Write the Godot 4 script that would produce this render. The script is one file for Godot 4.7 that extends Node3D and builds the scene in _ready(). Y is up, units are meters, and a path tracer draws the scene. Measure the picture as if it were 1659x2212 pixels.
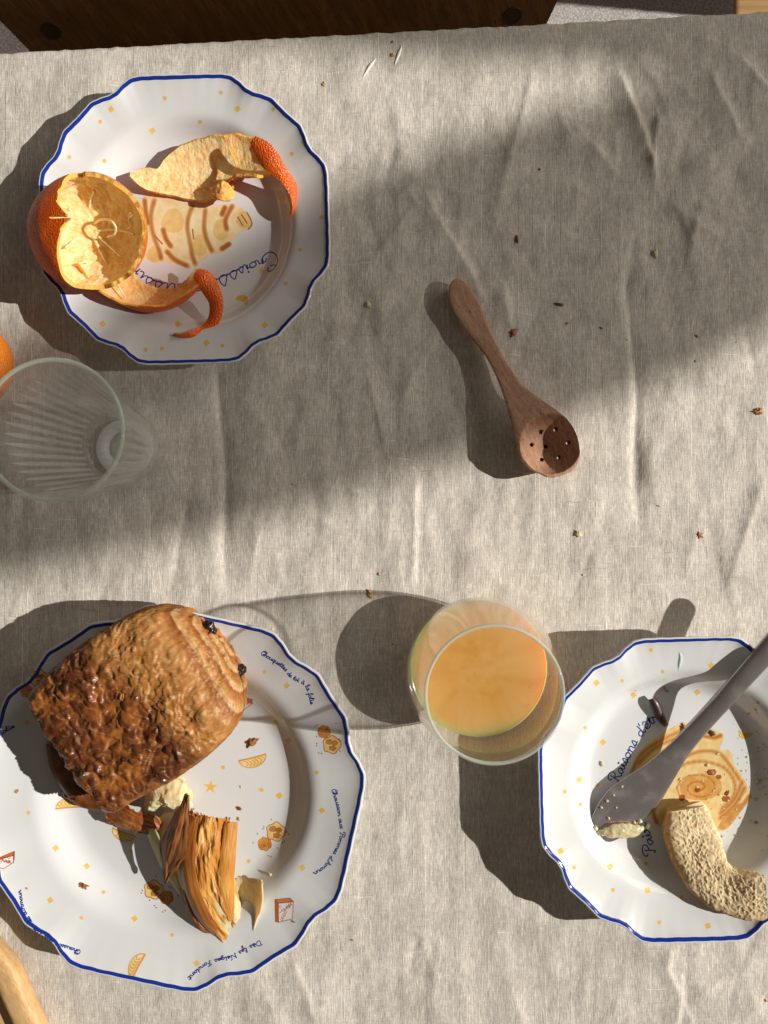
extends Node3D
# A breakfast table in low window light, seen from straight above.
# The cloth lies at y = 0, the floor 0.74 m below it; x runs to the right, z towards the person eating.

const EYE := 0.528        # the lens above the cloth
const FOCUS := 1661.0     # focal length in the units in which the photograph was measured (1659 wide)
const CLOTH_X := 0.30
const CLOTH_Z0 := -0.37
const CLOTH_Z1 := 0.41
const CELL := 0.0015

var noise_a := FastNoiseLite.new()
var noise_b := FastNoiseLite.new()
var noise_cell := FastNoiseLite.new()
var noise_fine := FastNoiseLite.new()
var rng := RandomNumberGenerator.new()
var cloth_h := PackedFloat32Array()
var cloth_nx := 0
var cloth_nz := 0
var M := {}


func spot(px: float, py: float, y := 0.0) -> Vector3:   # a point measured on the photograph, at its height above the cloth
	var k := (EYE - y) / FOCUS
	return Vector3((px - 829.5) * k, y, (py - 1106.0) * k)


func lin(r: float, g: float, b: float) -> Color:
	return Color(r, g, b).linear_to_srgb()


# ------------------------------------------------------------------ meshes
class Soup:
	var v := PackedVector3Array()
	var n := PackedVector3Array()
	var t := PackedVector2Array()
	var c := PackedColorArray()
	var ix := PackedInt32Array()

	func grid(p: PackedVector3Array, nu: int, nv: int, wu := false, wv := false, flip := false, col := PackedColorArray(), uv := PackedVector2Array()) -> void:
		var b := v.size()
		v.append_array(p)
		var nn := PackedVector3Array()
		nn.resize(nu * nv)
		for i in nu:
			var i0 := (i - 1 + nu) % nu if wu else maxi(i - 1, 0)
			var i1 := (i + 1) % nu if wu else mini(i + 1, nu - 1)
			for j in nv:
				var j0 := (j - 1 + nv) % nv if wv else maxi(j - 1, 0)
				var j1 := (j + 1) % nv if wv else mini(j + 1, nv - 1)
				var q := (p[i1 * nv + j] - p[i0 * nv + j]).cross(p[i * nv + j1] - p[i * nv + j0])
				nn[i * nv + j] = (-q if flip else q).normalized()
		for i in nu:
			for j in nv:
				if nn[i * nv + j].length_squared() < 0.5:
					var s := Vector3.ZERO
					if j == 0 or j == nv - 1:
						for k in nu:
							s += nn[k * nv + (1 if j == 0 else nv - 2)]
					if s.length_squared() < 0.01 and (i == 0 or i == nu - 1):
						for k in nv:
							s += nn[(1 if i == 0 else nu - 2) * nv + k]
					nn[i * nv + j] = s.normalized() if s.length_squared() > 0.0001 else Vector3.UP
		n.append_array(nn)
		if uv.size():
			t.append_array(uv)
		else:
			for i in nu:
				for j in nv:
					t.append(Vector2(float(i) / maxf(nu - 1, 1), float(j) / maxf(nv - 1, 1)))
		if col.size():
			c.append_array(col)
		else:
			var w := PackedColorArray()
			w.resize(nu * nv)
			w.fill(Color.WHITE)
			c.append_array(w)
		for i in (nu if wu else nu - 1):
			for j in (nv if wv else nv - 1):
				var a := b + i * nv + j
				var d := b + i * nv + (j + 1) % nv
				var e := b + ((i + 1) % nu) * nv + j
				var f := b + ((i + 1) % nu) * nv + (j + 1) % nv
				if flip:
					ix.append_array([a, e, d, e, f, d])
				else:
					ix.append_array([a, d, e, e, d, f])

	func quad(a: Vector3, b: Vector3, cc: Vector3, d: Vector3) -> void:   # a b c d run anticlockwise as seen from the front
		var s := v.size()
		var q := (b - a).cross(d - a).normalized()
		for x in [a, b, cc, d]:
			v.append(x)
			n.append(q)
			c.append(Color.WHITE)
		t.append_array([Vector2(0, 0), Vector2(1, 0), Vector2(1, 1), Vector2(0, 1)])
		ix.append_array([s, s + 2, s + 1, s, s + 3, s + 2])

	func box(lo: Vector3, hi: Vector3) -> void:
		quad(Vector3(lo.x, hi.y, hi.z), Vector3(hi.x, hi.y, hi.z), Vector3(hi.x, hi.y, lo.z), Vector3(lo.x, hi.y, lo.z))
		quad(Vector3(lo.x, lo.y, lo.z), Vector3(hi.x, lo.y, lo.z), Vector3(hi.x, lo.y, hi.z), Vector3(lo.x, lo.y, hi.z))
		quad(Vector3(lo.x, lo.y, hi.z), Vector3(hi.x, lo.y, hi.z), Vector3(hi.x, hi.y, hi.z), Vector3(lo.x, hi.y, hi.z))
		quad(Vector3(hi.x, lo.y, lo.z), Vector3(lo.x, lo.y, lo.z), Vector3(lo.x, hi.y, lo.z), Vector3(hi.x, hi.y, lo.z))
		quad(Vector3(hi.x, lo.y, hi.z), Vector3(hi.x, lo.y, lo.z), Vector3(hi.x, hi.y, lo.z), Vector3(hi.x, hi.y, hi.z))
		quad(Vector3(lo.x, lo.y, lo.z), Vector3(lo.x, lo.y, hi.z), Vector3(lo.x, hi.y, hi.z), Vector3(lo.x, hi.y, lo.z))

	func prism(outline: PackedVector3Array, depth: Vector3) -> void:   # a flat outline and its copy moved by depth, closed all round
		var flat := PackedVector2Array()
		var ax := (outline[1] - outline[0]).normalized()
		var up := depth.normalized()
		var ay := up.cross(ax).normalized()
		for p in outline:
			flat.append(Vector2((p - outline[0]).dot(ax), (p - outline[0]).dot(ay)))
		var tri := Geometry2D.triangulate_polygon(flat)
		for side in 2:
			var s := v.size()
			var out := -up if side == 0 else up
			for p in outline:
				v.append(p + (Vector3.ZERO if side == 0 else depth))
				n.append(out)
				c.append(Color.WHITE)
				t.append(Vector2((p - outline[0]).dot(ax), (p - outline[0]).dot(ay)) * 4.0)
			for k in range(0, tri.size(), 3):
				var a := tri[k]
				var b := tri[k + 1]
				var d := tri[k + 2]
				var q := (outline[d] - outline[a]).cross(outline[b] - outline[a])
				if q.dot(out) > 0.0:
					ix.append_array([s + a, s + b, s + d])
				else:
					ix.append_array([s + a, s + d, s + b])
		var turn := 0.0
		for k in flat.size():
			turn += flat[k].cross(flat[(k + 1) % flat.size()])
		for k in outline.size():
			var a := outline[k]
			var b := outline[(k + 1) % outline.size()]
			if turn < 0.0:
				quad(b, a, a + depth, b + depth)
			else:
				quad(a, b, b + depth, a + depth)

	func mesh(from := Vector3.ZERO) -> ArrayMesh:
		if from != Vector3.ZERO:
			for k in v.size():
				v[k] -= from
		var a := []
		a.resize(Mesh.ARRAY_MAX)
		a[Mesh.ARRAY_VERTEX] = v
		a[Mesh.ARRAY_NORMAL] = n
		a[Mesh.ARRAY_TEX_UV] = t
		a[Mesh.ARRAY_COLOR] = c
		a[Mesh.ARRAY_INDEX] = ix
		var m := ArrayMesh.new()
		m.add_surface_from_arrays(Mesh.PRIMITIVE_TRIANGLES, a)
		return m


func thing(called: String, label: String, category: String, at: Vector3, group := "") -> Node3D:
	var o := Node3D.new()
	o.name = called
	add_child(o, true)
	o.position = at
	tag(o, label, category, group)
	return o


func tag(o: Node3D, label: String, category: String, group := "") -> Node3D:
	o.set_meta("label", label)
	o.set_meta("category", category)
	if group:
		o.set_meta("group", group)
	return o


func part(called: String, s: Soup, m: Material, parent: Node3D, base := Vector3.ZERO, label := "") -> MeshInstance3D:
	var o := MeshInstance3D.new()
	o.name = called
	o.mesh = s.mesh(base)
	o.mesh.surface_set_material(0, m)
	parent.add_child(o, true)
	if label:
		o.set_meta("label", label)
	return o


func structure(called: String, s: Soup, m: Material) -> MeshInstance3D:
	var o := part(called, s, m, self)
	o.set_meta("kind", "structure")
	return o


func mat(c: Color, rough: float, spec := 0.5) -> StandardMaterial3D:
	var m := StandardMaterial3D.new()
	m.albedo_color = c
	m.roughness = rough
	m.metallic_specular = spec
	return m


func tinted(rough: float, spec := 0.5) -> StandardMaterial3D:   # colour comes from the mesh
	var m := mat(Color.WHITE, rough, spec)
	m.vertex_color_use_as_albedo = true
	return m


# ------------------------------------------------------------------ curves and sheets
func cat(a: Array, u: float):   # Catmull-Rom through an array of numbers or vectors, u in 0..1
	var n := a.size() - 1
	var x := clampf(u, 0.0, 1.0) * n
	var i := mini(int(x), n - 1)
	var f := x - i
	var p0 = a[maxi(i - 1, 0)]
	var p1 = a[i]
	var p2 = a[i + 1]
	var p3 = a[mini(i + 2, n)]
	return 0.5 * ((2.0 * p1) + (p2 - p0) * f + (2.0 * p0 - 5.0 * p1 + 4.0 * p2 - p3) * f * f + (3.0 * p1 - p0 - 3.0 * p2 + p3) * f * f * f)


func rail(list: Array) -> Array:   # [[px, py, height], ...] to points
	var r := []
	for e in list:
		r.append(spot(e[0], e[1], e[2]))
	return r


# A curled sheet along a rail. Gives [face points, back points]; the face looks towards the hollow side.
func sheet(path: Array, half: Array, curl: Array, roll: Array, nu: int, nv: int, thick: float, rough := 0.0, ragged := 0.0, wave := 90.0, seed_off := 0.0) -> Array:
	var face := PackedVector3Array()
	var back := PackedVector3Array()
	for i in nu:
		var u := float(i) / (nu - 1)
		var c: Vector3 = cat(path, u)
		var t: Vector3 = (cat(path, minf(u + 0.02, 1.0)) - cat(path, maxf(u - 0.02, 0.0))).normalized()
		var b := t.cross(Vector3.UP).normalized()
		var n := b.cross(t).normalized()
		var r: float = cat(roll, u)
		var bb := b * cos(r) + n * sin(r)
		var nn := n * cos(r) - b * sin(r)
		var w: float = maxf(cat(half, u), 0.0003)
		var k: float = cat(curl, u)
		for j in nv:
			var s := 2.0 * j / (nv - 1) - 1.0
			if ragged > 0.0:
				var e := noise_b.get_noise_2d((u * 2.3 + seed_off) * 110.0, signf(s) * 300.0 + seed_off * 70.0)
				s *= 1.0 + ragged * e * smoothstep(0.3, 1.0, absf(s))
			var a := k * s
			var lat := (sin(a) / k if absf(k) > 0.01 else s) * w
			var up := ((1.0 - cos(a)) / k if absf(k) > 0.01 else 0.0) * w
			var ns := (nn * cos(a) - bb * sin(a)).normalized()
			var p := c + bb * lat + nn * up
			if ragged > 0.0 and (i == 0 or i == nu - 1):
				p += t * ragged * w * noise_b.get_noise_2d(s * 120.0, seed_off * 90.0 + i) * 1.6
			var g := rough * noise_b.get_noise_3d(p.x * wave * 40.0 + seed_off * 50.0, p.y * wave * 40.0, p.z * wave * 40.0)
			face.append(p + ns * g)
			back.append(p - ns * (thick - g * 0.6))
	return [face, back]


func rims(s: Soup, face: PackedVector3Array, back: PackedVector3Array, nu: int, nv: int, col := Color.WHITE) -> void:   # closes a sheet along its four edges
	for side in 4:
		var p := PackedVector3Array()
		var m := nu if side < 2 else nv
		for k in m:
			var at := k * nv if side == 0 else k * nv + nv - 1 if side == 1 else k if side == 2 else (nu - 1) * nv + k
			p.append(face[at])
			p.append(back[at])
		var cc := PackedColorArray()
		cc.resize(m * 2)
		cc.fill(col)
		s.grid(p, m, 2, false, false, side == 0 or side == 3, cc)


func section(power: float, nv: int, aspect: float) -> PackedVector2Array:   # a rounded outline, its points evenly spaced
	var raw := PackedVector2Array()
	var at := PackedFloat32Array()
	var run := 0.0
	for k in 1441:
		var a := TAU * k / 1440.0
		var q := Vector2(signf(cos(a)) * pow(absf(cos(a)), 2.0 / power), signf(sin(a)) * pow(absf(sin(a)), 2.0 / power))
		if k:
			var d := q - raw[k - 1]
			run += Vector2(d.x, d.y * aspect).length()
		raw.append(q)
		at.append(run)
	var out := PackedVector2Array()
	var i := 0
	for j in nv:
		var w := run * j / nv
		while at[i + 1] < w:
			i += 1
		out.append(raw[i].lerp(raw[i + 1], (w - at[i]) / maxf(at[i + 1] - at[i], 1e-9)))
	return out


# A closed rounded body along a rail: half widths across, half heights up.
func body(path: Array, half: Array, tall: Array, nu: int, nv: int, power := 2.4, roll := [0.0, 0.0]) -> PackedVector3Array:
	var out := PackedVector3Array()
	var ring := section(power, nv, tall[tall.size() / 2] / half[half.size() / 2])
	for i in nu:
		var u := float(i) / (nu - 1)
		var c: Vector3 = cat(path, u)
		var t: Vector3 = (cat(path, minf(u + 0.03, 1.0)) - cat(path, maxf(u - 0.03, 0.0))).normalized()
		var b := t.cross(Vector3.UP).normalized()
		var n := b.cross(t).normalized()
		var r: float = cat(roll, u)
		var bb := b * cos(r) + n * sin(r)
		var nn := n * cos(r) - b * sin(r)
		var w: float = maxf(cat(half, u), 0.0)
		var h: float = maxf(cat(tall, u), 0.0)
		for j in nv:
			out.append(c + bb * ring[j].x * w + nn * ring[j].y * h)
	return out


func tube(path: Array, r0: float, r1: float, nu: int, nv := 6) -> PackedVector3Array:
	return body(path, [r0, (r0 + r1) / 2.0, r1], [r0, (r0 + r1) / 2.0, r1], nu, nv, 2.0)


func cap_ends(s: Soup, p: PackedVector3Array, nu: int, nv: int, col: PackedColorArray) -> void:   # closes both ends of a body
	for end in 2:
		var row := 0 if end == 0 else nu - 1
		var m := Vector3.ZERO
		for j in nv:
			m += p[row * nv + j] / float(nv)
		var out := (m - p[(2 if end == 0 else nu - 3) * nv]).normalized()
		var b := s.v.size()
		for j in nv:
			s.v.append(p[row * nv + j])
			s.n.append(out)
			s.t.append(Vector2.ZERO)
			s.c.append(col[row * nv + j])
		s.v.append(m)
		s.n.append(out)
		s.t.append(Vector2.ZERO)
		s.c.append(col[row * nv])
		for j in nv:
			s.ix.append_array([b + j, b + nv, b + (j + 1) % nv] if end == 0 else [b + j, b + (j + 1) % nv, b + nv])


func lathe(s: Soup, prof: PackedVector2Array, at: Vector3, seg: int, rib := 0.0, ribs := 0, rib_lo := 0.0, rib_hi := 0.0, rib_from := 0, rib_to := -1) -> void:
	var p := PackedVector3Array()
	var m := prof.size()
	for i in seg:
		var a := -TAU * i / seg
		for j in m:
			var r := prof[j].x
			if rib > 0.0 and j >= rib_from and j <= rib_to:
				var f := smoothstep(rib_lo, rib_lo + 0.006, prof[j].y) * (1.0 - smoothstep(rib_hi - 0.012, rib_hi, prof[j].y))
				r -= rib * f * (1.0 - pow(absf(cos(a * ribs / 2.0)), 0.7))
			p.append(at + Vector3(cos(a) * r, prof[j].y, sin(a) * r))
	s.grid(p, seg, m, true, false, false)


func smooth_profile(list: Array, steps: int) -> PackedVector2Array:
	var r := PackedVector2Array()
	for k in steps:
		r.append(cat(list, float(k) / (steps - 1)))
	return r


# ------------------------------------------------------------------ surfaces
func tex(im: Image) -> ImageTexture:
	return ImageTexture.create_from_image(im)


func noise_bytes(w: int, h: int, seed_no: int, freq: float, w0: int, h0: int, octaves := 3) -> PackedByteArray:   # noise drawn small and stretched: streaks
	var f := FastNoiseLite.new()
	f.seed = seed_no
	f.frequency = freq
	f.fractal_octaves = octaves
	var im := f.get_image(w0, h0, false, false, true)
	im.resize(w, h, Image.INTERPOLATE_CUBIC)
	im.convert(Image.FORMAT_L8)
	return im.get_data()


func linen_images() -> Array:
	var w := 2000
	var h := 2048
	var warp := noise_bytes(w, h, 3, 0.45, w, 210, 2)        # threads that run away from the eater
	var weft := noise_bytes(w, h, 4, 0.45, 80, h, 2)
	var blot := noise_bytes(w, h, 5, 0.05, 300, 380, 4)
	var mottle := noise_bytes(w, h, 8, 0.30, 700, 500, 2)
	var r := RandomNumberGenerator.new()
	r.seed = 11
	var slub := PackedByteArray()
	slub.resize(w * h)
	slub.fill(128)
	for k in 8500:
		var upright := r.randf() < 0.88
		var x := r.randi_range(0, w - 2)
		var y := r.randi_range(0, h - 2)
		var long := r.randi_range(12, 150) if upright else r.randi_range(8, 60)
		var tone := 128 + int(r.randfn(8.0, 38.0))
		for q in long:
			var xx := x if upright else x + q
			var yy := y + q if upright else y
			if xx < w and yy < h:
				slub[yy * w + xx] = clampi(tone, 40, 225)
	for k in 900:   # little knots
		var x := r.randi_range(1, w - 3)
		var y := r.randi_range(1, h - 5)
		var tone := 128 + r.randi_range(35, 95)
		for q in r.randi_range(2, 4):
			slub[(y + q) * w + x] = tone
			slub[(y + q) * w + x + 1] = tone
	var colour := PackedByteArray()
	colour.resize(w * h * 3)
	var height := PackedByteArray()
	height.resize(w * h)
	for y in h:
		for x in w:
			var k := y * w + x
			var v := (warp[k] - 128) * 0.40 + (weft[k] - 128) * 0.09 + (slub[k] - 128) * 0.72 + (mottle[k] - 128) * 0.14
			var weave := 9.0 if (x + y) & 1 else -9.0
			var g := v * 0.60 + (blot[k] - 128) * 0.10 + weave * 0.5 + ((r.randi() & 31) - 15.5) * 1.1
			var warm := (weft[k] - 128) * 0.03
			colour[k * 3] = clampi(int(202.0 + g + warm), 0, 255)
			colour[k * 3 + 1] = clampi(int(196.5 + g), 0, 255)
			colour[k * 3 + 2] = clampi(int(188.0 + g - warm), 0, 255)
			height[k] = clampi(int(128.0 + v * 0.75 + weave * 2.2), 0, 255)
	return [Image.create_from_data(w, h, false, Image.FORMAT_RGB8, colour), Image.create_from_data(w, h, false, Image.FORMAT_L8, height)]


func streaks(w: int, h: int, seed_no: int, a: Color, b: Color, c: Color, pores := 0, squeeze := 10) -> Image:   # wood: grain runs along u
	var long := noise_bytes(w, h, seed_no, 0.06, maxi(w / squeeze, 8), h, 4)
	var fine := noise_bytes(w, h, seed_no + 1, 0.35, maxi(w / (squeeze * 2), 8), h, 2)
	var im := Image.create(w, h, false, Image.FORMAT_RGB8)
	for y in h:
		for x in w:
			var f := clampf(long[y * w + x] / 255.0 * 1.5 - 0.25, 0.0, 1.0)
			var g := fine[y * w + x] / 255.0
			im.set_pixel(x, y, a.lerp(b, f).lerp(c, clampf(g * 1.6 - 0.75, 0.0, 0.6)))
	var r := RandomNumberGenerator.new()
	r.seed = seed_no
	for k in pores:
		var x := r.randi_range(0, w - 12)
		var y := r.randi_range(0, h - 2)
		im.fill_rect(Rect2i(x, y, r.randi_range(4, 11), 1), a.darkened(r.randf_range(0.15, 0.5)))
	return im


func make_materials() -> void:
	var pics := linen_images()
	var linen := mat(Color.WHITE, 0.95, 0.25)
	linen.albedo_texture = tex(pics[0])
	linen.heightmap_enabled = true
	linen.heightmap_texture = tex(pics[1])
	linen.heightmap_scale = 0.045
	linen.rim_enabled = true
	linen.rim = 0.15
	M.linen = linen
	var spoon_wood := mat(Color.WHITE, 0.62, 0.35)
	spoon_wood.albedo_texture = tex(streaks(900, 220, 31, lin(0.42, 0.235, 0.150), lin(0.56, 0.345, 0.235), lin(0.30, 0.155, 0.092), 1500))
	M.spoon_wood = spoon_wood
	var dark_wood := mat(Color.WHITE, 0.42, 0.4)
	dark_wood.albedo_texture = tex(streaks(700, 500, 41, lin(0.125, 0.052, 0.014), lin(0.20, 0.090, 0.024), lin(0.075, 0.030, 0.010), 900))
	M.dark_wood = dark_wood
	var pale_wood := mat(Color.WHITE, 0.55, 0.4)
	pale_wood.albedo_texture = tex(streaks(500, 300, 51, lin(0.62, 0.38, 0.17), lin(0.74, 0.50, 0.25), lin(0.50, 0.27, 0.10), 150, 5))
	M.pale_wood = pale_wood
	var floor_wood := mat(Color.WHITE, 0.5, 0.4)
	floor_wood.albedo_texture = tex(streaks(600, 120, 61, lin(0.36, 0.21, 0.09), lin(0.48, 0.30, 0.14), lin(0.28, 0.15, 0.06), 100))
	M.floor_wood = floor_wood
	M.spoon_hole = mat(lin(0.10, 0.045, 0.028), 0.8, 0.3)
	M.bolt = mat(lin(0.045, 0.020, 0.012), 0.45, 0.4)
	M.cobalt = mat(lin(0.010, 0.035, 0.30), 0.12, 0.5)
	M.orange_skin = tinted(0.38, 0.5)
	var skin := noise_cellular(400, 400, 0.085)
	M.orange_skin.heightmap_enabled = true
	M.orange_skin.heightmap_texture = tex(skin)
	M.orange_skin.heightmap_scale = 0.085
	M.orange_skin.uv1_triplanar = true
	M.orange_skin.uv1_scale = Vector3(28, 28, 28)
	M.pith = tinted(0.85, 0.3)
	M.pith.subsurf_scatter_enabled = true
	M.pith.subsurf_scatter_strength = 0.25
	M.pith.heightmap_enabled = true
	M.pith.heightmap_texture = tex(noise_image(400, 9, 0.02, 4))
	M.pith.heightmap_scale = 0.10
	M.pith.uv1_triplanar = true
	M.pith.uv1_scale = Vector3(22, 22, 22)
	M.crust = tinted(0.42, 0.5)
	M.crust.clearcoat_enabled = true
	M.crust.clearcoat = 0.22
	M.crust.clearcoat_roughness = 0.28
	M.flake = tinted(0.45, 0.45)
	M.flake.backlight_enabled = true
	M.flake.backlight = lin(0.30, 0.14, 0.03)
	M.dough = tinted(0.6, 0.4)
	M.dough.subsurf_scatter_enabled = true
	M.dough.subsurf_scatter_strength = 0.35
	M.dough.backlight_enabled = true
	M.dough.backlight = lin(0.35, 0.28, 0.13)
	M.crumb_bread = tinted(0.9, 0.25)
	M.crumb_bread.subsurf_scatter_enabled = true
	M.crumb_bread.subsurf_scatter_strength = 0.15
	M.raisin = tinted(0.3, 0.5)
	M.butter = tinted(0.28, 0.5)
	M.butter.subsurf_scatter_enabled = true
	M.butter.subsurf_scatter_strength = 0.4
	var steel := mat(lin(0.52, 0.485, 0.48), 0.38, 0.5)
	steel.metallic = 0.80
	steel.roughness_texture = tex(noise_image(500, 17, 0.012, 5, 0.9, 1.5))
	steel.uv1_triplanar = true
	steel.uv1_scale = Vector3(9, 9, 9)
	steel.roughness = 0.48
	M.steel = steel
	var solid := mat(Color(0.992, 0.998, 0.996, 0.0), 0.0, 0.5)
	solid.transparency = BaseMaterial3D.TRANSPARENCY_ALPHA
	solid.refraction_enabled = true
	solid.refraction_scale = 0.05
	M.solid_glass = solid
	var thin := mat(Color(0.97, 0.86, 0.72, 0.085), 0.045, 0.5)
	thin.transparency = BaseMaterial3D.TRANSPARENCY_ALPHA
	M.thin_glass = thin
	var edge := mat(Color(0.84, 0.89, 0.85, 0.36), 0.02, 0.5)
	edge.transparency = BaseMaterial3D.TRANSPARENCY_ALPHA
	M.rim_glass = edge
	var pale_glass := mat(Color(0.88, 0.90, 0.87, 0.035), 0.045, 0.5)
	pale_glass.transparency = BaseMaterial3D.TRANSPARENCY_ALPHA
	M.pale_glass = pale_glass
	var rib_glass := mat(Color(0.94, 0.95, 0.93, 0.13), 0.045, 0.5)
	rib_glass.transparency = BaseMaterial3D.TRANSPARENCY_ALPHA
	M.rib_glass = rib_glass
	var juice := tinted(0.12, 0.5)
	juice.subsurf_scatter_enabled = true
	juice.subsurf_scatter_strength = 1.0
	M.juice = juice
	M.ring_light_white = mat(lin(0.86, 0.87, 0.92), 0.4, 0.5)  # white that stands for light caught in the tumbler's base
	M.blocker = mat(lin(0.55, 0.53, 0.50), 0.9)  # for the added panel that shades the rug
	var shade_mat := mat(lin(0.55, 0.53, 0.50), 0.9)  # for the added shade sheet, which passes part of the light
	shade_mat.transparency = BaseMaterial3D.TRANSPARENCY_ALPHA
	shade_mat.albedo_color.a = 0.61
	M.shade_sheet = shade_mat
	M.thread = mat(lin(0.85, 0.83, 0.78), 0.6)
	var carpet := mat(Color.WHITE, 1.0, 0.1)
	carpet.albedo_texture = tex(carpet_image())
	M.carpet = carpet


func noise_image(side: int, seed_no: int, freq: float, octaves: int, gain := 1.0, lift := 0.0) -> Image:
	var f := FastNoiseLite.new()
	f.seed = seed_no
	f.frequency = freq
	f.fractal_octaves = octaves
	var im := f.get_seamless_image(side, side)
	im.convert(Image.FORMAT_L8)
	if gain != 1.0:
		im.adjust_bcs(1.0, gain, 1.0)
	return im


func noise_cellular(w: int, h: int, freq: float) -> Image:
	var f := FastNoiseLite.new()
	f.seed = 77
	f.noise_type = FastNoiseLite.TYPE_CELLULAR
	f.cellular_return_type = FastNoiseLite.RETURN_DISTANCE
	f.frequency = freq
	f.fractal_type = FastNoiseLite.FRACTAL_NONE
	var im := f.get_seamless_image(w, h)
	im.convert(Image.FORMAT_L8)
	return im


func carpet_image() -> Image:
	var a := noise_bytes(512, 512, 71, 0.16, 512, 512, 3)
	var b := noise_bytes(512, 512, 72, 0.5, 512, 512, 1)
	var im := Image.create(512, 512, false, Image.FORMAT_RGB8)
	for y in 512:
		for x in 512:
			var g := clampf(a[y * 512 + x] / 255.0 * 0.7 + b[y * 512 + x] / 255.0 * 0.5 - 0.1, 0.0, 1.0)
			im.set_pixel(x, y, lin(0.16, 0.148, 0.150).lerp(lin(0.92, 0.87, 0.85), g))
	return im


# ------------------------------------------------------------------ the cloth
func crease(pts: Array, amp: float, wide: float, skew := 0.0) -> void:   # a fold along points measured on the photograph; amp and wide in millimetres
	var way := []
	for p in pts:
		way.append(spot(p[0], p[1]))
	var w := wide * 0.00155
	skew *= 1.25
	var total := 0.0
	for k in way.size() - 1:
		total += way[k].distance_to(way[k + 1])
	var gone := 0.0
	for k in way.size() - 1:
		var a := Vector2(way[k].x, way[k].z)
		var b := Vector2(way[k + 1].x, way[k + 1].z)
		var len := a.distance_to(b)
		var d := (b - a) / len
		var reach := w * 3.6
		var x0 := maxi(int((minf(a.x, b.x) - reach + CLOTH_X) / CELL), 0)
		var x1 := mini(int((maxf(a.x, b.x) + reach + CLOTH_X) / CELL) + 1, cloth_nx - 1)
		var z0 := maxi(int((minf(a.y, b.y) - reach - CLOTH_Z0) / CELL), 0)
		var z1 := mini(int((maxf(a.y, b.y) + reach - CLOTH_Z0) / CELL) + 1, cloth_nz - 1)
		for iz in range(z0, z1 + 1):
			for ix in range(x0, x1 + 1):
				var q := Vector2(ix * CELL - CLOTH_X, iz * CELL + CLOTH_Z0) - a
				var along := q.dot(d)
				if along < -reach or along > len + reach:
					continue
				var side := d.cross(q)
				var s := clampf(along, 0.0, len)
				var over := absf(along - s)
				var f := (gone + s) / total
				var fade := smoothstep(0.0, 0.22, f) * (1.0 - smoothstep(0.72, 1.0, f))
				fade = maxf(fade, 0.08)
				var wl := w * (1.0 + skew * (1.0 if side > 0.0 else -1.0))
				var dist := sqrt(side * side + over * over) / maxf(wl, 0.0008)
				var h := amp * 0.0015 * fade * exp(-1.15 * sqrt(dist * dist + 0.015))
				var at := iz * cloth_nx + ix
				if absf(h) > absf(cloth_new[at]):
					cloth_new[at] = h
		gone += len
	for k in cloth_h.size():
		if cloth_new[k] != 0.0:
			cloth_h[k] += cloth_new[k]
			cloth_new[k] = 0.0


var cloth_new := PackedFloat32Array()


func cloth_at(x: float, z: float) -> float:
	var fx := clampf((x + CLOTH_X) / CELL, 0.0, cloth_nx - 1.001)
	var fz := clampf((z - CLOTH_Z0) / CELL, 0.0, cloth_nz - 1.001)
	var i := int(fx)
	var j := int(fz)
	var a := cloth_h[j * cloth_nx + i]
	var b := cloth_h[j * cloth_nx + i + 1]
	var c := cloth_h[(j + 1) * cloth_nx + i]
	var d := cloth_h[(j + 1) * cloth_nx + i + 1]
	return lerpf(lerpf(a, b, fx - i), lerpf(c, d, fx - i), fz - j)


func cloth_edge(x: float) -> float:
	return -0.3318 - 0.0544 * x


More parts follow.
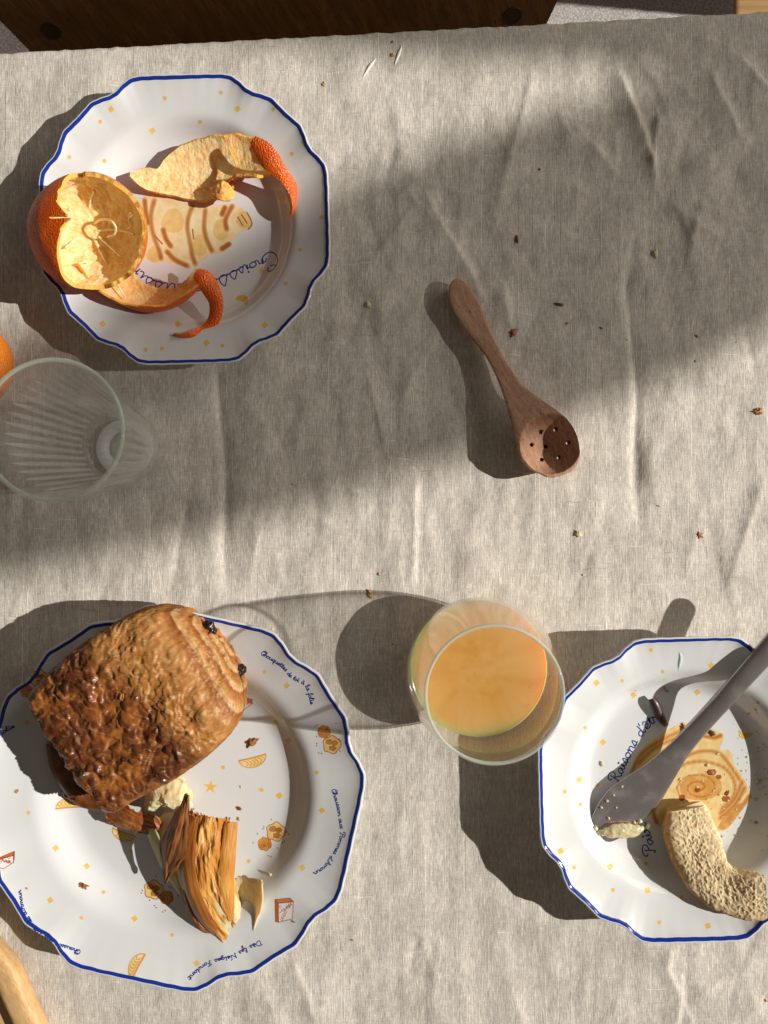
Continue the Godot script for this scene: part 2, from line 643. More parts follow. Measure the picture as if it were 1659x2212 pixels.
func make_cloth() -> void:
	cloth_nx = int(2.0 * CLOTH_X / CELL) + 1
	cloth_nz = int((CLOTH_Z1 - CLOTH_Z0) / CELL) + 1
	cloth_h.resize(cloth_nx * cloth_nz)
	cloth_new.resize(cloth_nx * cloth_nz)
	for j in cloth_nz:
		var z := j * CELL + CLOTH_Z0
		for i in cloth_nx:
			var x := i * CELL - CLOTH_X
			var a := noise_a.get_noise_2d(x * 2600.0, z * 900.0)
			var b := noise_b.get_noise_2d(x * 5200.0 + z * 900.0, z * 3000.0)
			cloth_h[j * cloth_nx + i] = 0.00105 * a + 0.00042 * b
	crease([[462, 720], [470, 860], [484, 1020], [480, 1180], [492, 1320]], -2.4, 5, -0.5)
	crease([[405, 1060], [385, 1180], [366, 1290]], -1.5, 5, -0.4)
	crease([[560, 1120], [548, 1210], [535, 1290]], 1.0, 5, 0.4)
	crease([[905, 990], [898, 1080], [897, 1180], [892, 1300]], 1.5, 4, 0.6)
	crease([[842, 1090], [836, 1180]], 0.8, 4, 0.3)
	crease([[1158, 120], [1130, 240], [1095, 360], [1066, 470]], 1.4, 5, -0.4)
	crease([[1330, 130], [1355, 200], [1390, 290], [1412, 370], [1424, 425]], 2.2, 4, 0.55)
	crease([[1420, 235], [1412, 310], [1402, 380]], 1.8, 4, -0.5)
	crease([[1435, 230], [1460, 300], [1430, 420]], 1.1, 5, 0.3)
	crease([[1530, 130], [1548, 190], [1582, 250], [1600, 320]], 1.5, 4, 0.5)
	crease([[1588, 110], [1630, 160], [1680, 215]], 1.6, 5, 0.5)
	crease([[1680, 255], [1590, 300], [1500, 350], [1450, 385]], 1.2, 6, -0.3)
	crease([[1272, 295], [1302, 340], [1345, 395]], 1.2, 5, 0.4)
	crease([[1205, 230], [1222, 280], [1245, 320]], 1.0, 4, 0.3)
	crease([[908, 400], [945, 470], [1000, 560], [1035, 620]], 1.7, 5, 0.5)
	crease([[915, 425], [860, 490], [800, 570], [740, 640]], 1.3, 6, -0.3)
	crease([[870, 395], [900, 440], [930, 470]], 1.0, 4, 0.4)
	crease([[1520, 420], [1505, 470], [1492, 520], [1515, 570]], 1.1, 5, -0.5)
	crease([[1400, 470], [1368, 520], [1352, 620], [1362, 700], [1376, 860], [1370, 1010], [1380, 1120], [1392, 1220]], -2.2, 5.5, -0.55)
	crease([[1088, 600], [1094, 660], [1106, 720]], 1.5, 4, 0.5)
	crease([[1005, 560], [1030, 612], [1042, 655]], 1.2, 4, 0.4)
	crease([[1238, 470], [1180, 560], [1140, 610]], 0.7, 5, 0.2)
	crease([[1260, 390], [1240, 450], [1225, 500]], 0.9, 5, 0.2)
	crease([[1000, 190], [985, 300], [960, 390]], 0.6, 8, 0.0)
	crease([[1660, 540], [1560, 560], [1440, 600]], 0.6, 10, 0.0)
	crease([[1655, 1000], [1628, 1100], [1590, 1200], [1570, 1290]], 1.5, 6, -0.4)
	crease([[1520, 1060], [1500, 1150], [1478, 1260]], 1.0, 7, 0.3)
	crease([[1300, 1060], [1290, 1160], [1290, 1290]], 0.8, 7, 0.2)
	crease([[1030, 1090], [1010, 1180], [1012, 1270]], 0.6, 6, 0.2)
	crease([[655, 1110], [700, 1125], [760, 1165]], 0.7, 4, 0.2)
	crease([[730, 560], [735, 700], [728, 840]], 0.6, 7, 0.2)
	crease([[640, 800], [650, 900], [640, 1000]], 0.7, 6, -0.2)
	crease([[560, 830], [570, 950], [560, 1050]], 0.5, 6, 0.2)
	crease([[880, 640], [850, 690], [800, 730]], 0.7, 7, 0.0)
	crease([[628, 2060], [655, 2130], [690, 2230]], 1.3, 5, 0.4)
	crease([[560, 2130], [590, 2180], [600, 2240]], 0.8, 6, 0.3)
	crease([[1455, 2030], [1440, 2090], [1470, 2150], [1460, 2230]], 1.9, 5, 0.5)
	crease([[1660, 2075], [1560, 2110], [1480, 2170]], 1.4, 6, 0.3)
	crease([[1660, 2170], [1590, 2200], [1540, 2240]], 1.2, 6, 0.3)
	crease([[1000, 2040], [940, 2110], [900, 2200]], 0.7, 8, 0.2)
	crease([[880, 1680], [860, 1820], [870, 1960]], 0.5, 9, 0.0)
	crease([[40, 960], [30, 1060], [50, 1180]], 0.8, 8, 0.0)
	crease([[240, 1080], [230, 1180], [215, 1270]], 0.9, 6, 0.3)
	crease([[330, 130], [320, 200]], 0.5, 6, 0.2)
	crease([[690, 300], [720, 380], [725, 480]], 0.5, 8, 0.0)
	var cr := RandomNumberGenerator.new()
	cr.seed = 404
	for k in 170:   # the many slighter rumples
		var px := cr.randf_range(-20, 1680)
		var py := cr.randf_range(90, 2230)
		if k < 45:
			px = cr.randf_range(760, 1670)
			py = cr.randf_range(100, 760)
		var lean := deg_to_rad(cr.randfn(90.0, 24.0))
		var long := cr.randf_range(60, 260)
		var bend := cr.randf_range(-0.22, 0.22)
		var a := [px, py]
		var b := [px + cos(lean) * long * 0.5, py + sin(lean) * long * 0.5]
		var c := [px + cos(lean + bend) * long, py + sin(lean + bend) * long]
		crease([a, b, c], cr.randf_range(0.25, 0.85) * (1.0 if cr.randf() < 0.5 else -1.0), cr.randf_range(3.0, 7.5), cr.randf_range(-0.6, 0.6))
	# the sheet: a drop behind the table edge, a rounded edge, then the top
	var xs := []
	var x := -0.60
	while x < 0.6001:
		xs.append(x)
		x += CELL if absf(x + 0.0005) < 0.284 else 0.012
	var rows := []
	for k in 14:
		rows.append([-0.0065, -0.27 + 0.019 * k])
	for k in range(1, 8):
		var a := PI / 2.0 * k / 8.0
		rows.append([-0.0065 * cos(a), -0.0065 * (1.0 - sin(a))])
	var z := 0.0
	while z < 1.08:
		rows.append([z, 0.0])
		z += CELL if z < 0.70 else 0.015
	var p := PackedVector3Array()
	var uv := PackedVector2Array()
	for xx in xs:
		var e := cloth_edge(xx) + 0.0065
		for r in rows:
			var y: float = r[1]
			var zz: float = e + r[0]
			var flat := 0.0
			if r[0] >= 0.0:
				flat = smoothstep(0.0, 0.014, r[0])
				y = cloth_at(xx, zz) * flat
			else:
				y += 0.0004 * noise_a.get_noise_2d(xx * 9000.0, 3.0)
				zz += (0.004 * noise_a.get_noise_2d(xx * 1500.0, y * 300.0)) * smoothstep(0.0, 0.1, -y) + 0.0008 * noise_b.get_noise_1d(xx * 7000.0)
			p.append(Vector3(xx, y, zz))
			uv.append(Vector2((xx + CLOTH_X) / (2.0 * CLOTH_X), (zz + y - CLOTH_Z0) / (CLOTH_Z1 - CLOTH_Z0)))
	var s := Soup.new()
	s.grid(p, xs.size(), rows.size(), false, false, true, PackedColorArray(), uv)
	tag(part("tablecloth", s, M.linen, self), "crumpled natural beige linen cloth covering the whole breakfast table", "tablecloth")
	var t := thing("table", "table hidden beneath the beige linen cloth, its straight far edge by the chair", "table", Vector3(0, -0.74, 0.1))
	var top := Soup.new()
	var q := PackedVector3Array([Vector3(-0.59, -0.012, cloth_edge(-0.59) + 0.008), Vector3(0.59, -0.012, cloth_edge(0.59) + 0.008), Vector3(0.59, -0.012, 0.72), Vector3(-0.59, -0.012, 0.72)])
	top.prism(q, Vector3(0, -0.022, 0))
	part("table_top", top, M.pale_wood, t, t.position)
	for c in [[-0.52, -0.2], [0.52, -0.25], [-0.52, 0.62], [0.52, 0.62]]:
		var leg := Soup.new()
		leg.box(Vector3(c[0] - 0.025, -0.739, c[1] - 0.025), Vector3(c[0] + 0.025, -0.034, c[1] + 0.025))
		part("leg", leg, M.pale_wood, t, t.position)


# ------------------------------------------------------------------ floor, chair, added light blockers
func make_room() -> void:
	var plank_root := Node3D.new()
	plank_root.name = "floor"
	add_child(plank_root, true)
	plank_root.position = Vector3(0, -0.76, 0)
	plank_root.set_meta("kind", "structure")
	for k in 16:
		var s := Soup.new()
		var z0 := -1.7 + k * 0.14
		s.box(Vector3(-1.6, -0.78, z0), Vector3(2.4, -0.757, z0 + 0.1375))
		part("plank", s, M.floor_wood, plank_root, plank_root.position)
	var rug := Soup.new()
	var p := PackedVector3Array()
	var uv := PackedVector2Array()
	var nx := 120
	var nz := 90
	for i in nx:
		for j in nz:
			var x := lerpf(-1.4, 0.578, i / (nx - 1.0))
			var z := lerpf(-1.5, 0.6, j / (nz - 1.0))
			p.append(Vector3(x, -0.742 + 0.003 * noise_b.get_noise_2d(x * 9000.0, z * 9000.0), z))
			uv.append(Vector2(x, z) * 2.6)
	rug.grid(p, nx, nz, false, false, true, PackedColorArray(), uv)
	tag(part("rug", rug, M.carpet, self), "dark grey flecked rug on the floor behind the table", "rug")

	# the chair: a leaning back board with two screw caps, seat and legs behind and under the table
	var lean := Vector3(0.0544, 0.0, 1.0).normalized()
	var nrm := (lean * cos(0.297) + Vector3.UP * sin(0.297)).normalized()
	var through := Vector3(0, 0, -0.385)
	var eye := Vector3(0, EYE, 0)
	var hit := func(px: float, py: float) -> Vector3:
		var d := (spot(px, py) - eye).normalized()
		return eye + d * ((through - eye).dot(nrm) / d.dot(nrm))
	var ch := thing("chair", "dark brown wooden chair pushed up to the far table edge", "chair", Vector3(-0.05, -0.74, -0.5))
	var outline := PackedVector3Array()
	for q in [[-118, -75], [-20, 24], [62, 108], [78, 140], [130, 230], [1120, 180], [1170, 75], [1187, 38], [1205, 0], [1240, -75]]:
		outline.append(hit.call(q[0], q[1]))
	var board := Soup.new()
	board.prism(outline, -nrm * 0.02)
	part("backrest", board, M.dark_wood, ch, ch.position)
	for q in [[111, 66], [1107, 34]]:
		var c: Vector3 = hit.call(q[0], q[1])
		var side := Vector3(1, 0, -0.0544).normalized()
		var up := nrm.cross(side)
		var cap := Soup.new()
		var pts := PackedVector3Array()
		for i in 28:
			var a := TAU * i / 28
			for e in [[1.16, 0.0001], [1.12, 0.0006], [1.0, 0.0006], [0.97, 0.0002], [0.5, 0.0004], [0.0, 0.0005]]:
				pts.append(c + (side * cos(a) + up * sin(a)) * 0.0062 * e[0] + nrm * e[1])
		cap.grid(pts, 28, 6, true, false, false)
		part("screw_cap", cap, M.bolt, ch, ch.position)
	for q in [-0.20, 0.08]:
		var leg := Soup.new()
		leg.box(Vector3(q - 0.017, -0.739, -0.475), Vector3(q + 0.017, -0.14, -0.44))
		part("leg", leg, M.dark_wood, ch, ch.position)
	var seat := Soup.new()
	seat.box(Vector3(-0.26, -0.31, -0.44), Vector3(0.18, -0.29, -0.06))
	part("seat", seat, M.dark_wood, ch, ch.position)
	for q in [-0.20, 0.08]:
		var leg := Soup.new()
		leg.box(Vector3(q - 0.017, -0.739, -0.11), Vector3(q + 0.017, -0.31, -0.076))
		part("leg", leg, M.dark_wood, ch, ch.position)

	# unseen part-transparent sheet, added and cut to give the table its patches of light
	var at_blocker := func(px: float, py: float) -> Vector3:
		var c := spot(px, py)
		return c + (LAMP - c) * ((BLOCKER_X - c.x) / (LAMP.x - c.x))
	var blocker := Soup.new()
	var shade := PackedVector3Array()
	for q in [[2400, 360], [1659, 660], [1300, 835], [1000, 955], [700, 1050], [450, 1130], [0, 1230], [-700, 1360], [-700, 980], [0, 735], [330, 585], [560, 468], [760, 385], [1000, 290], [1300, 205], [1420, 165], [1300, 140], [1000, 132], [700, 108], [400, 72], [0, 30], [-700, -20], [-700, -2600], [3300, -2600], [3300, -330], [2400, -330]]:
		shade.append(at_blocker.call(q[0], q[1]))
	blocker.prism(shade, Vector3(0.03, 0, 0))
	structure("added_shade_sheet", blocker, M.shade_sheet)
	var side := Soup.new()  # unseen panel added to keep direct light off the far rug
	side.box(Vector3(1.0, -0.425, -2.2), Vector3(1.03, 0.25, -0.778))
	side.box(Vector3(1.002, -0.757, -2.15), Vector3(1.028, -0.427, -1.9))
	structure("added_rug_shade", side, M.blocker)


# ------------------------------------------------------------------ the scene
const LAMP := Vector3(10.12, 6.45, 0.0)      # 12 m away, 32.5 degrees up, to the right
const BLOCKER_X := 2.2  # plane of the added shade sheet


func _ready() -> void:
	var cam := Camera3D.new()
	cam.name = "camera"
	cam.fov = rad_to_deg(2.0 * atan(1106.0 / FOCUS))
	cam.near = 0.01
	cam.far = 60.0
	add_child(cam)
	cam.look_at_from_position(Vector3(0, EYE, 0), Vector3(0, 0, 0), Vector3(0, 0, -1))
	cam.current = true
	var env := Environment.new()
	env.background_mode = Environment.BG_COLOR
	env.background_color = lin(0.072, 0.062, 0.050)
	env.tonemap_mode = Environment.TONE_MAPPER_LINEAR
	env.tonemap_exposure = 1.09
	env.sdfgi_enabled = true
	env.ssao_enabled = true
	env.ssil_enabled = true
	var we := WorldEnvironment.new()
	we.name = "environment"
	we.environment = env
	add_child(we)
	var sun := SpotLight3D.new()
	sun.name = "window_light"
	sun.light_color = Color(1.0, 0.975, 0.935)
	sun.light_energy = SUN
	sun.light_size = 0.058
	sun.spot_range = 20.0
	sun.spot_attenuation = 2.0
	sun.spot_angle = 14.0
	sun.spot_angle_attenuation = 0.05
	sun.shadow_enabled = true
	add_child(sun)
	sun.look_at_from_position(LAMP, Vector3(0.1, 0, 0), Vector3.UP)
	var soft := AreaLight3D.new()
	soft.name = "window_glow"
	soft.light_color = Color(1.0, 0.95, 0.88)
	soft.area_size = Vector2(2.2, 1.5)
	soft.light_energy = GLOW
	soft.area_normalize_energy = true
	soft.shadow_enabled = true
	add_child(soft)
	soft.look_at_from_position(Vector3(2.6, 1.35, -1.5), Vector3(0, 0, 0), Vector3.UP)

	rng.seed = 5
	noise_a.seed = 1
	noise_a.frequency = 0.01
	noise_a.fractal_octaves = 3
	noise_b.seed = 2
	noise_b.frequency = 0.01
	noise_b.fractal_octaves = 4
	noise_fine.seed = 3
	noise_fine.frequency = 0.01
	noise_fine.fractal_octaves = 2
	noise_cell.seed = 4
	noise_cell.noise_type = FastNoiseLite.TYPE_CELLULAR
	noise_cell.cellular_return_type = FastNoiseLite.RETURN_DISTANCE
	noise_cell.cellular_jitter = 1.0
	noise_cell.fractal_type = FastNoiseLite.FRACTAL_NONE
	noise_cell.frequency = 0.01
	make_materials()
	make_room()
	make_cloth()
	make_plates()
	make_glasses()
	make_spoon()
	make_knife()
	make_peels()
	make_pastry()
	make_croissant()
	make_bread()
	make_board()
	make_crumbs()

const SUN := 200.0
const GLOW := 2.9


# ------------------------------------------------------------------ painted plates
const WAVE := [1.0, 1.0055, 1.022, 1.040, 1.046, 1.032, 1.004, 1.003, 1.022, 1.036, 1.027, 1.022]
const WAVE_AT := [0.0, 6.0, 12.0, 16.5, 19.5, 22.5, 27.0, 30.0, 34.0, 37.5, 41.0, 45.0]
const TOP_T := [0.0, 0.10, 0.22, 0.36, 0.48, 0.56, 0.605, 0.645, 0.685, 0.72, 0.75, 0.78, 0.83, 0.89, 0.945, 0.978, 0.993]
const TOP_Y := [0.0, 0.0, 0.0, 0.0, 0.004, 0.016, 0.05, 0.14, 0.30, 0.46, 0.57, 0.635, 0.70, 0.79, 0.89, 0.97, 1.0]
const GLYPHS := {
	"a": [12, "9,9 5,10 1,6 2,1 5,0 9,8 9,2 11,0 13,2"], "d": [12, "9,8 5,10 1,6 2,1 5,0 9,7 10,20;10,20 9,7 9,2 11,0 13,2"],
	"e": [9, "0,3 6,5 7,9 4,10 1,6 2,1 6,0 10,3"], "f": [9, "1,2 6,12 9,20 7,22 5,18 4,6 3,-8 1,-10 2,-4 8,3"],
	"g": [11, "9,9 5,10 1,6 3,1 7,3 9,9 9,-6 6,-10 3,-7 11,2"], "h": [12, "0,1 4,12 6,20 4,22 2,16 2,0;2,0 3,6 7,10 9,8 9,1 11,0 12,2"],
	"i": [7, "1,3 3,10 3,2 5,0 7,2;3,15 4,16 3,17 2,16 3,15"], "l": [7, "0,2 5,14 5,21 3,22 2,16 2,3 4,0 7,2"],
	"m": [17, "0,8 2,10 2,0;2,0 3,7 6,10 8,8 8,0;8,0 9,7 12,10 14,8 14,2 16,0 18,2"], "n": [12, "0,8 2,10 2,0;2,0 3,7 6,10 9,8 9,2 11,0 13,2"],
	"o": [11, "5,10 1,7 2,1 5,0 9,4 8,9 5,10 9,8 12,9"], "q": [12, "9,9 5,10 1,6 3,1 7,3 9,9 9,-8 11,-10;7,-4 12,-3"],
	"r": [10, "0,2 3,12 4,9 7,9 7,3 9,0 11,2"], "s": [9, "0,1 5,12 7,4 4,0 1,2 4,1 9,2"], "t": [8, "1,3 5,18 4,3 6,0 9,2;1,12 9,13"],
	"u": [12, "0,8 1,10 1,3 4,0 8,4 9,10;9,10 9,2 11,0 13,2"], "x": [10, "0,9 3,10 6,0 9,1;9,10 6,9 3,1 0,0"], "'": [4, "2,22 1,17"],
	"C": [14, "12,17 15,21 11,24 7,20 10,17;10,24 5,19 2,10 4,1 10,0 14,4 12,8 9,5"], "P": [14, "3,2 6,0 9,20;4,15 1,18 3,23 9,25 16,21 15,14 9,11"],
	"A": [17, "0,5 2,0 5,3 10,22 12,22 12,3 14,0 17,2;4,9 14,10"], "R": [17, "3,2 5,0 8,20;4,15 1,18 3,23 9,25 15,21 14,14 8,11;8,11 12,5 15,0 18,2"],
	"D": [17, "4,22 3,1 10,0 16,10 10,22 1,21"], "N": [16, "0,2 2,0 3,22;3,22 12,1 14,20 17,23"], "F": [13, "2,2 5,0 7,20;1,18 6,22 15,23;4,11 11,11"],
	" ": [9, ""],
}
const MARKS := {"à": ["a", "4,19 7,14"], "è": ["e", "3,18 6,13"], "ê": ["e", "1,13 4,17 7,13"]}
const COBALT_INK := Color(0.10, 0.17, 0.52)
var plates := []


func wave(deg: float) -> float:
	var a := fposmod(deg, 90.0)
	if a > 45.0:
		a = 90.0 - a
	for k in WAVE.size() - 1:
		if a <= WAVE_AT[k + 1]:
			var f: float = (a - WAVE_AT[k]) / (WAVE_AT[k + 1] - WAVE_AT[k])
			f = lerpf(f, f * f * (3.0 - 2.0 * f), 0.55)
			return lerpf(WAVE[k], WAVE[k + 1], f)
	return WAVE[-1]


class Plate:
	var at := Vector3.ZERO
	var r := 0.1
	var rise := 0.024
	var turn := 0.0
	var image: Image
	var side := 0
	var root: Node3D

	func height(t: float) -> float:
		for k in TOP_T.size() - 1:
			if t <= TOP_T[k + 1]:
				var f: float = (t - TOP_T[k]) / (TOP_T[k + 1] - TOP_T[k])
				return 0.0042 + lerpf(TOP_Y[k], TOP_Y[k + 1], f) * (rise - 0.0042)
		return rise


func plate_height(p: Plate, x: float, z: float) -> float:
	var d := Vector2(x - p.at.x, z - p.at.z)
	var deg := rad_to_deg(atan2(d.x, -d.y)) - p.turn
	var t := d.length() / p.r
	var outer := t / wave(deg)
	return p.height(lerpf(t, outer, smoothstep(0.72, 0.95, t)))


func on_plate(p: Plate, px: float, py: float) -> Vector3:   # a point of the glaze, measured on the photograph
	var h := 0.012
	var w := Vector3.ZERO
	for k in 6:
		w = spot(px, py, h)
		h = plate_height(p, w.x, w.z)
	w.y = h
	return w


func pix(p: Plate, px: float, py: float) -> Vector2:
	var w := on_plate(p, px, py)
	return Vector2(((w.x - p.at.x) / (2.16 * p.r) + 0.5) * p.side, ((w.z - p.at.z) / (2.16 * p.r) + 0.5) * p.side)


func dab(im: Image, x: int, y: int, c: Color, a: float) -> void:
	if a > 0.0 and x >= 0 and y >= 0 and x < im.get_width() and y < im.get_height():
		im.set_pixel(x, y, im.get_pixel(x, y).lerp(c, minf(a, 1.0)))


func ink(im: Image, pts: PackedVector2Array, r: float, c: Color, strength := 1.0) -> void:
	if pts.size() < 2:
		return
	var lo := pts[0]
	var hi := pts[0]
	for k in pts.size() - 1:
		var a := pts[k]
		var b := pts[k + 1]
		lo = a.min(b) - Vector2(r + 1.5, r + 1.5)
		hi = a.max(b) + Vector2(r + 1.5, r + 1.5)
		for y in range(int(lo.y), int(hi.y) + 1):
			for x in range(int(lo.x), int(hi.x) + 1):
				var q := Vector2(x + 0.5, y + 0.5)
				var d := q.distance_to(Geometry2D.get_closest_point_to_segment(q, a, b))
				dab(im, x, y, c, clampf(r + 0.5 - d, 0.0, 1.0) * strength)


func fill(im: Image, pts: PackedVector2Array, c1: Color, c2: Color, strength := 1.0, soft := 0.02) -> void:   # a patch of watercolour
	var lo := pts[0]
	var hi := pts[0]
	for q in pts:
		lo = lo.min(q)
		hi = hi.max(q)
	for y in range(int(lo.y) - 1, int(hi.y) + 2):
		for x in range(int(lo.x) - 1, int(hi.x) + 2):
			if Geometry2D.is_point_in_polygon(Vector2(x, y), pts):
				var f := clampf(0.5 + 1.1 * noise_a.get_noise_2d(x * 1.6, y * 1.6), 0.0, 1.0)
				dab(im, x, y, c1.lerp(c2, f), strength)


func ring_of(p: Plate, list: Array, bend := true) -> PackedVector2Array:
	var r := PackedVector2Array()
	var m := []
	for q in list:
		m.append(pix(p, q[0], q[1]))
	if not bend:
		return PackedVector2Array(m)
	m.append(m[0])
	for k in 60:
		r.append(cat(m, k / 60.0))
	return r


func line_of(p: Plate, list: Array) -> PackedVector2Array:
	var m := []
	for q in list:
		m.append(pix(p, q[0], q[1]))
	var r := PackedVector2Array()
	for k in 25:
		r.append(cat(m, k / 24.0))
	return r


func lozenge(p: Plate, px: float, py: float, r := 8.0, turn := 8.0) -> void:
	var l := []
	for k in 4:
		var a := deg_to_rad(turn + 90.0 * k)
		l.append([px + cos(a) * r, py + sin(a) * r])
	fill(p.image, ring_of(p, l, false), Color(0.93, 0.78, 0.44), Color(0.90, 0.73, 0.38))


func dot(p: Plate, px: float, py: float, r := 5.0, c := Color(0.92, 0.76, 0.42)) -> void:
	var l := []
	for k in 12:
		l.append([px + cos(TAU * k / 12) * r, py + sin(TAU * k / 12) * r])
	fill(p.image, ring_of(p, l, false), c, c.darkened(0.05))


func write_along(p: Plate, text: String, path: Array, tall: float, wide := 1.0) -> void:   # handwriting along a line; tall = x-height in photograph units
	var way := []
	for q in path:
		way.append(Vector2(q[0], q[1]))
	var pts := PackedVector2Array()
	var at := PackedFloat32Array()
	var run := 0.0
	for k in 241:
		var q: Vector2 = cat(way, k / 240.0)
		if k > 0:
			run += q.distance_to(pts[k - 1])
		pts.append(q)
		at.append(run)
	var total := 0.0
	for ch in text:
		var base: String = MARKS[ch][0] if MARKS.has(ch) else ch
		total += GLYPHS[base][0]
	var unit := run / total
	var up := tall / 10.0
	var x0 := 0.0
	for ch in text:
		var base: String = MARKS[ch][0] if MARKS.has(ch) else ch
		var strokes: PackedStringArray = (GLYPHS[base][1] as String).split(";", false)
		if MARKS.has(ch):
			strokes.append(MARKS[ch][1])
		for st in strokes:
			var m := []
			for pair in st.split(" ", false):
				var xy := pair.split(",")
				var gx := (x0 + float(xy[0])) * unit
				var k := 1
				while k < 240 and at[k] < gx:
					k += 1
				var d := (pts[k] - pts[k - 1]).normalized()
				var q := pts[k - 1] + d * (gx - at[k - 1])
				q += Vector2(d.y, -d.x) * float(xy[1]) * up
				m.append(pix(p, q.x, q.y))
			var curve := PackedVector2Array()
			var n := m.size() * 5
			for k in n:
				curve.append(cat(m, k / (n - 1.0)))
			ink(p.image, curve, wide, COBALT_INK)
		x0 += GLYPHS[base][0]


func chouquettes(p: Plate, ax: float, ay: float, bx: float, by: float, r: float) -> void:   # a sugared choux ball and one cut open, with grains round them
	var edge := Color(0.62, 0.38, 0.16)
	var l := []
	for k in 14:
		var q := r * 0.86 * (1.0 + 0.07 * sin(k * 2.7))
		l.append([ax + cos(TAU * k / 14) * q, ay + sin(TAU * k / 14) * q])
	fill(p.image, ring_of(p, l), Color(0.86, 0.64, 0.36), Color(0.76, 0.50, 0.23))
	for k in 34:
		var a := k * 2.4
		var q := r * 0.82 * sqrt((k + 0.5) / 34.0)
		dot(p, ax + cos(a) * q, ay + sin(a) * q, 1.0, Color(0.62, 0.33, 0.14))
	l = []
	for k in 16:
		var q := r * 1.1 * (1.0 + 0.1 * sin(k * 2.1 + 1.0))
		l.append([bx + cos(TAU * k / 16) * q, by + sin(TAU * k / 16) * q])
	var outline := ring_of(p, l)
	fill(p.image, outline, Color(0.93, 0.82, 0.58), Color(0.88, 0.72, 0.45))
	outline.append(outline[0])
	ink(p.image, outline, 2.0, edge, 0.8)
	for e in [[-0.35, -0.35, 0.42], [0.35, -0.2, 0.38], [0.1, 0.45, 0.42]]:
		l = []
		for k in 10:
			var q: float = r * e[2] * (1.0 + 0.2 * sin(k * 3.1 + e[0] * 9.0))
			l.append([bx + r * e[0] + cos(TAU * k / 10) * q, by + r * e[1] + sin(TAU * k / 10) * q * 0.75])
		fill(p.image, ring_of(p, l), Color(0.78, 0.55, 0.29), Color(0.70, 0.45, 0.20))
		var o := ring_of(p, l)
		o.append(o[0])
		ink(p.image, o, 1.2, edge, 0.7)
	for k in 15:
		var a := k * 1.9 + ax
		var q := r * (1.5 + 0.5 * sin(k * 5.0))
		var cx := (ax + bx) / 2.0 + cos(a) * q * 1.15
		var cy := (ay + by) / 2.0 + sin(a) * q * 1.15
		dot(p, cx, cy, 1.5, Color(0.60, 0.33, 0.20))


func turnover(p: Plate, px: float, py: float, w: float, turn: float) -> void:   # a half-moon apple turnover with curved scores
	var a := deg_to_rad(turn)
	var put := func(x: float, y: float) -> Array: return [px + x * cos(a) - y * sin(a), py + x * sin(a) + y * cos(a)]
	var l := []
	for k in 13:
		var t := PI * k / 12
		l.append(put.call(cos(t) * w, sin(t) * w * 0.72 - w * 0.25))
	fill(p.image, ring_of(p, l, false), Color(0.95, 0.86, 0.63), Color(0.91, 0.77, 0.49))
	for k in 6:
		var s := []
		for e in 5:
			var y := lerpf(-0.12, 0.42 - 0.06 * absf(k - 2.5), e / 4.0)
			s.append(put.call(w * (-0.62 + 0.25 * k + 0.22 * sin(e * 0.75)), w * y))
		ink(p.image, line_of(p, s), 2.4, Color(0.80, 0.60, 0.30), 0.42)
	ink(p.image, ring_of(p, l, false), 2.2, Color(0.80, 0.55, 0.26), 0.75)
	ink(p.image, line_of(p, [put.call(-w, -w * 0.25), put.call(0, -w * 0.22), put.call(w, -w * 0.25)]), 4.0, Color(0.83, 0.58, 0.27), 0.8)


func cake_square(p: Plate, corners: Array, deep: Array) -> void:   # an iced square cake in rust outline; corners of the icing, offsets of its two brown sides
	var brown := Color(0.72, 0.42, 0.20)
	var line := Color(0.60, 0.23, 0.12)
	var top := [corners[0], corners[1], [corners[1][0] + deep[0], corners[1][1] + deep[1]], [corners[0][0] + deep[0], corners[0][1] + deep[1]]]
	var left := [corners[0], corners[3], [corners[3][0] + deep[0], corners[3][1] + deep[1] * 0.2], [corners[0][0] + deep[0], corners[0][1] + deep[1]]]
	fill(p.image, ring_of(p, top, false), brown, brown.lightened(0.15))
	fill(p.image, ring_of(p, left, false), brown, brown.darkened(0.12))
	fill(p.image, ring_of(p, corners, false), Color(0.93, 0.90, 0.90), Color(0.90, 0.87, 0.88))
	for poly in [top, left, corners]:
		var o := ring_of(p, poly, false)
		o.append(o[0])
		ink(p.image, o, 2.0, line, 0.62)
	var c0 := Vector2(corners[0][0], corners[0][1])
	var ex := Vector2(corners[1][0], corners[1][1]) - c0
	var ey := Vector2(corners[3][0], corners[3][1]) - c0
	for k in 15:
		var q := c0 + ex * (0.12 + 0.78 * fmod(k * 0.37, 1.0)) + ey * (0.1 + 0.8 * fmod(k * 0.618 + 0.1, 1.0) * (0.5 if k % 3 else 1.0))
		var s := []
		for e in 4:
			s.append([q.x + 3.0 * cos(k + e * 1.7), q.y + 3.0 * sin(k * 2.0 + e * 1.7)])
		ink(p.image, line_of(p, s), 0.9, line, 0.75)


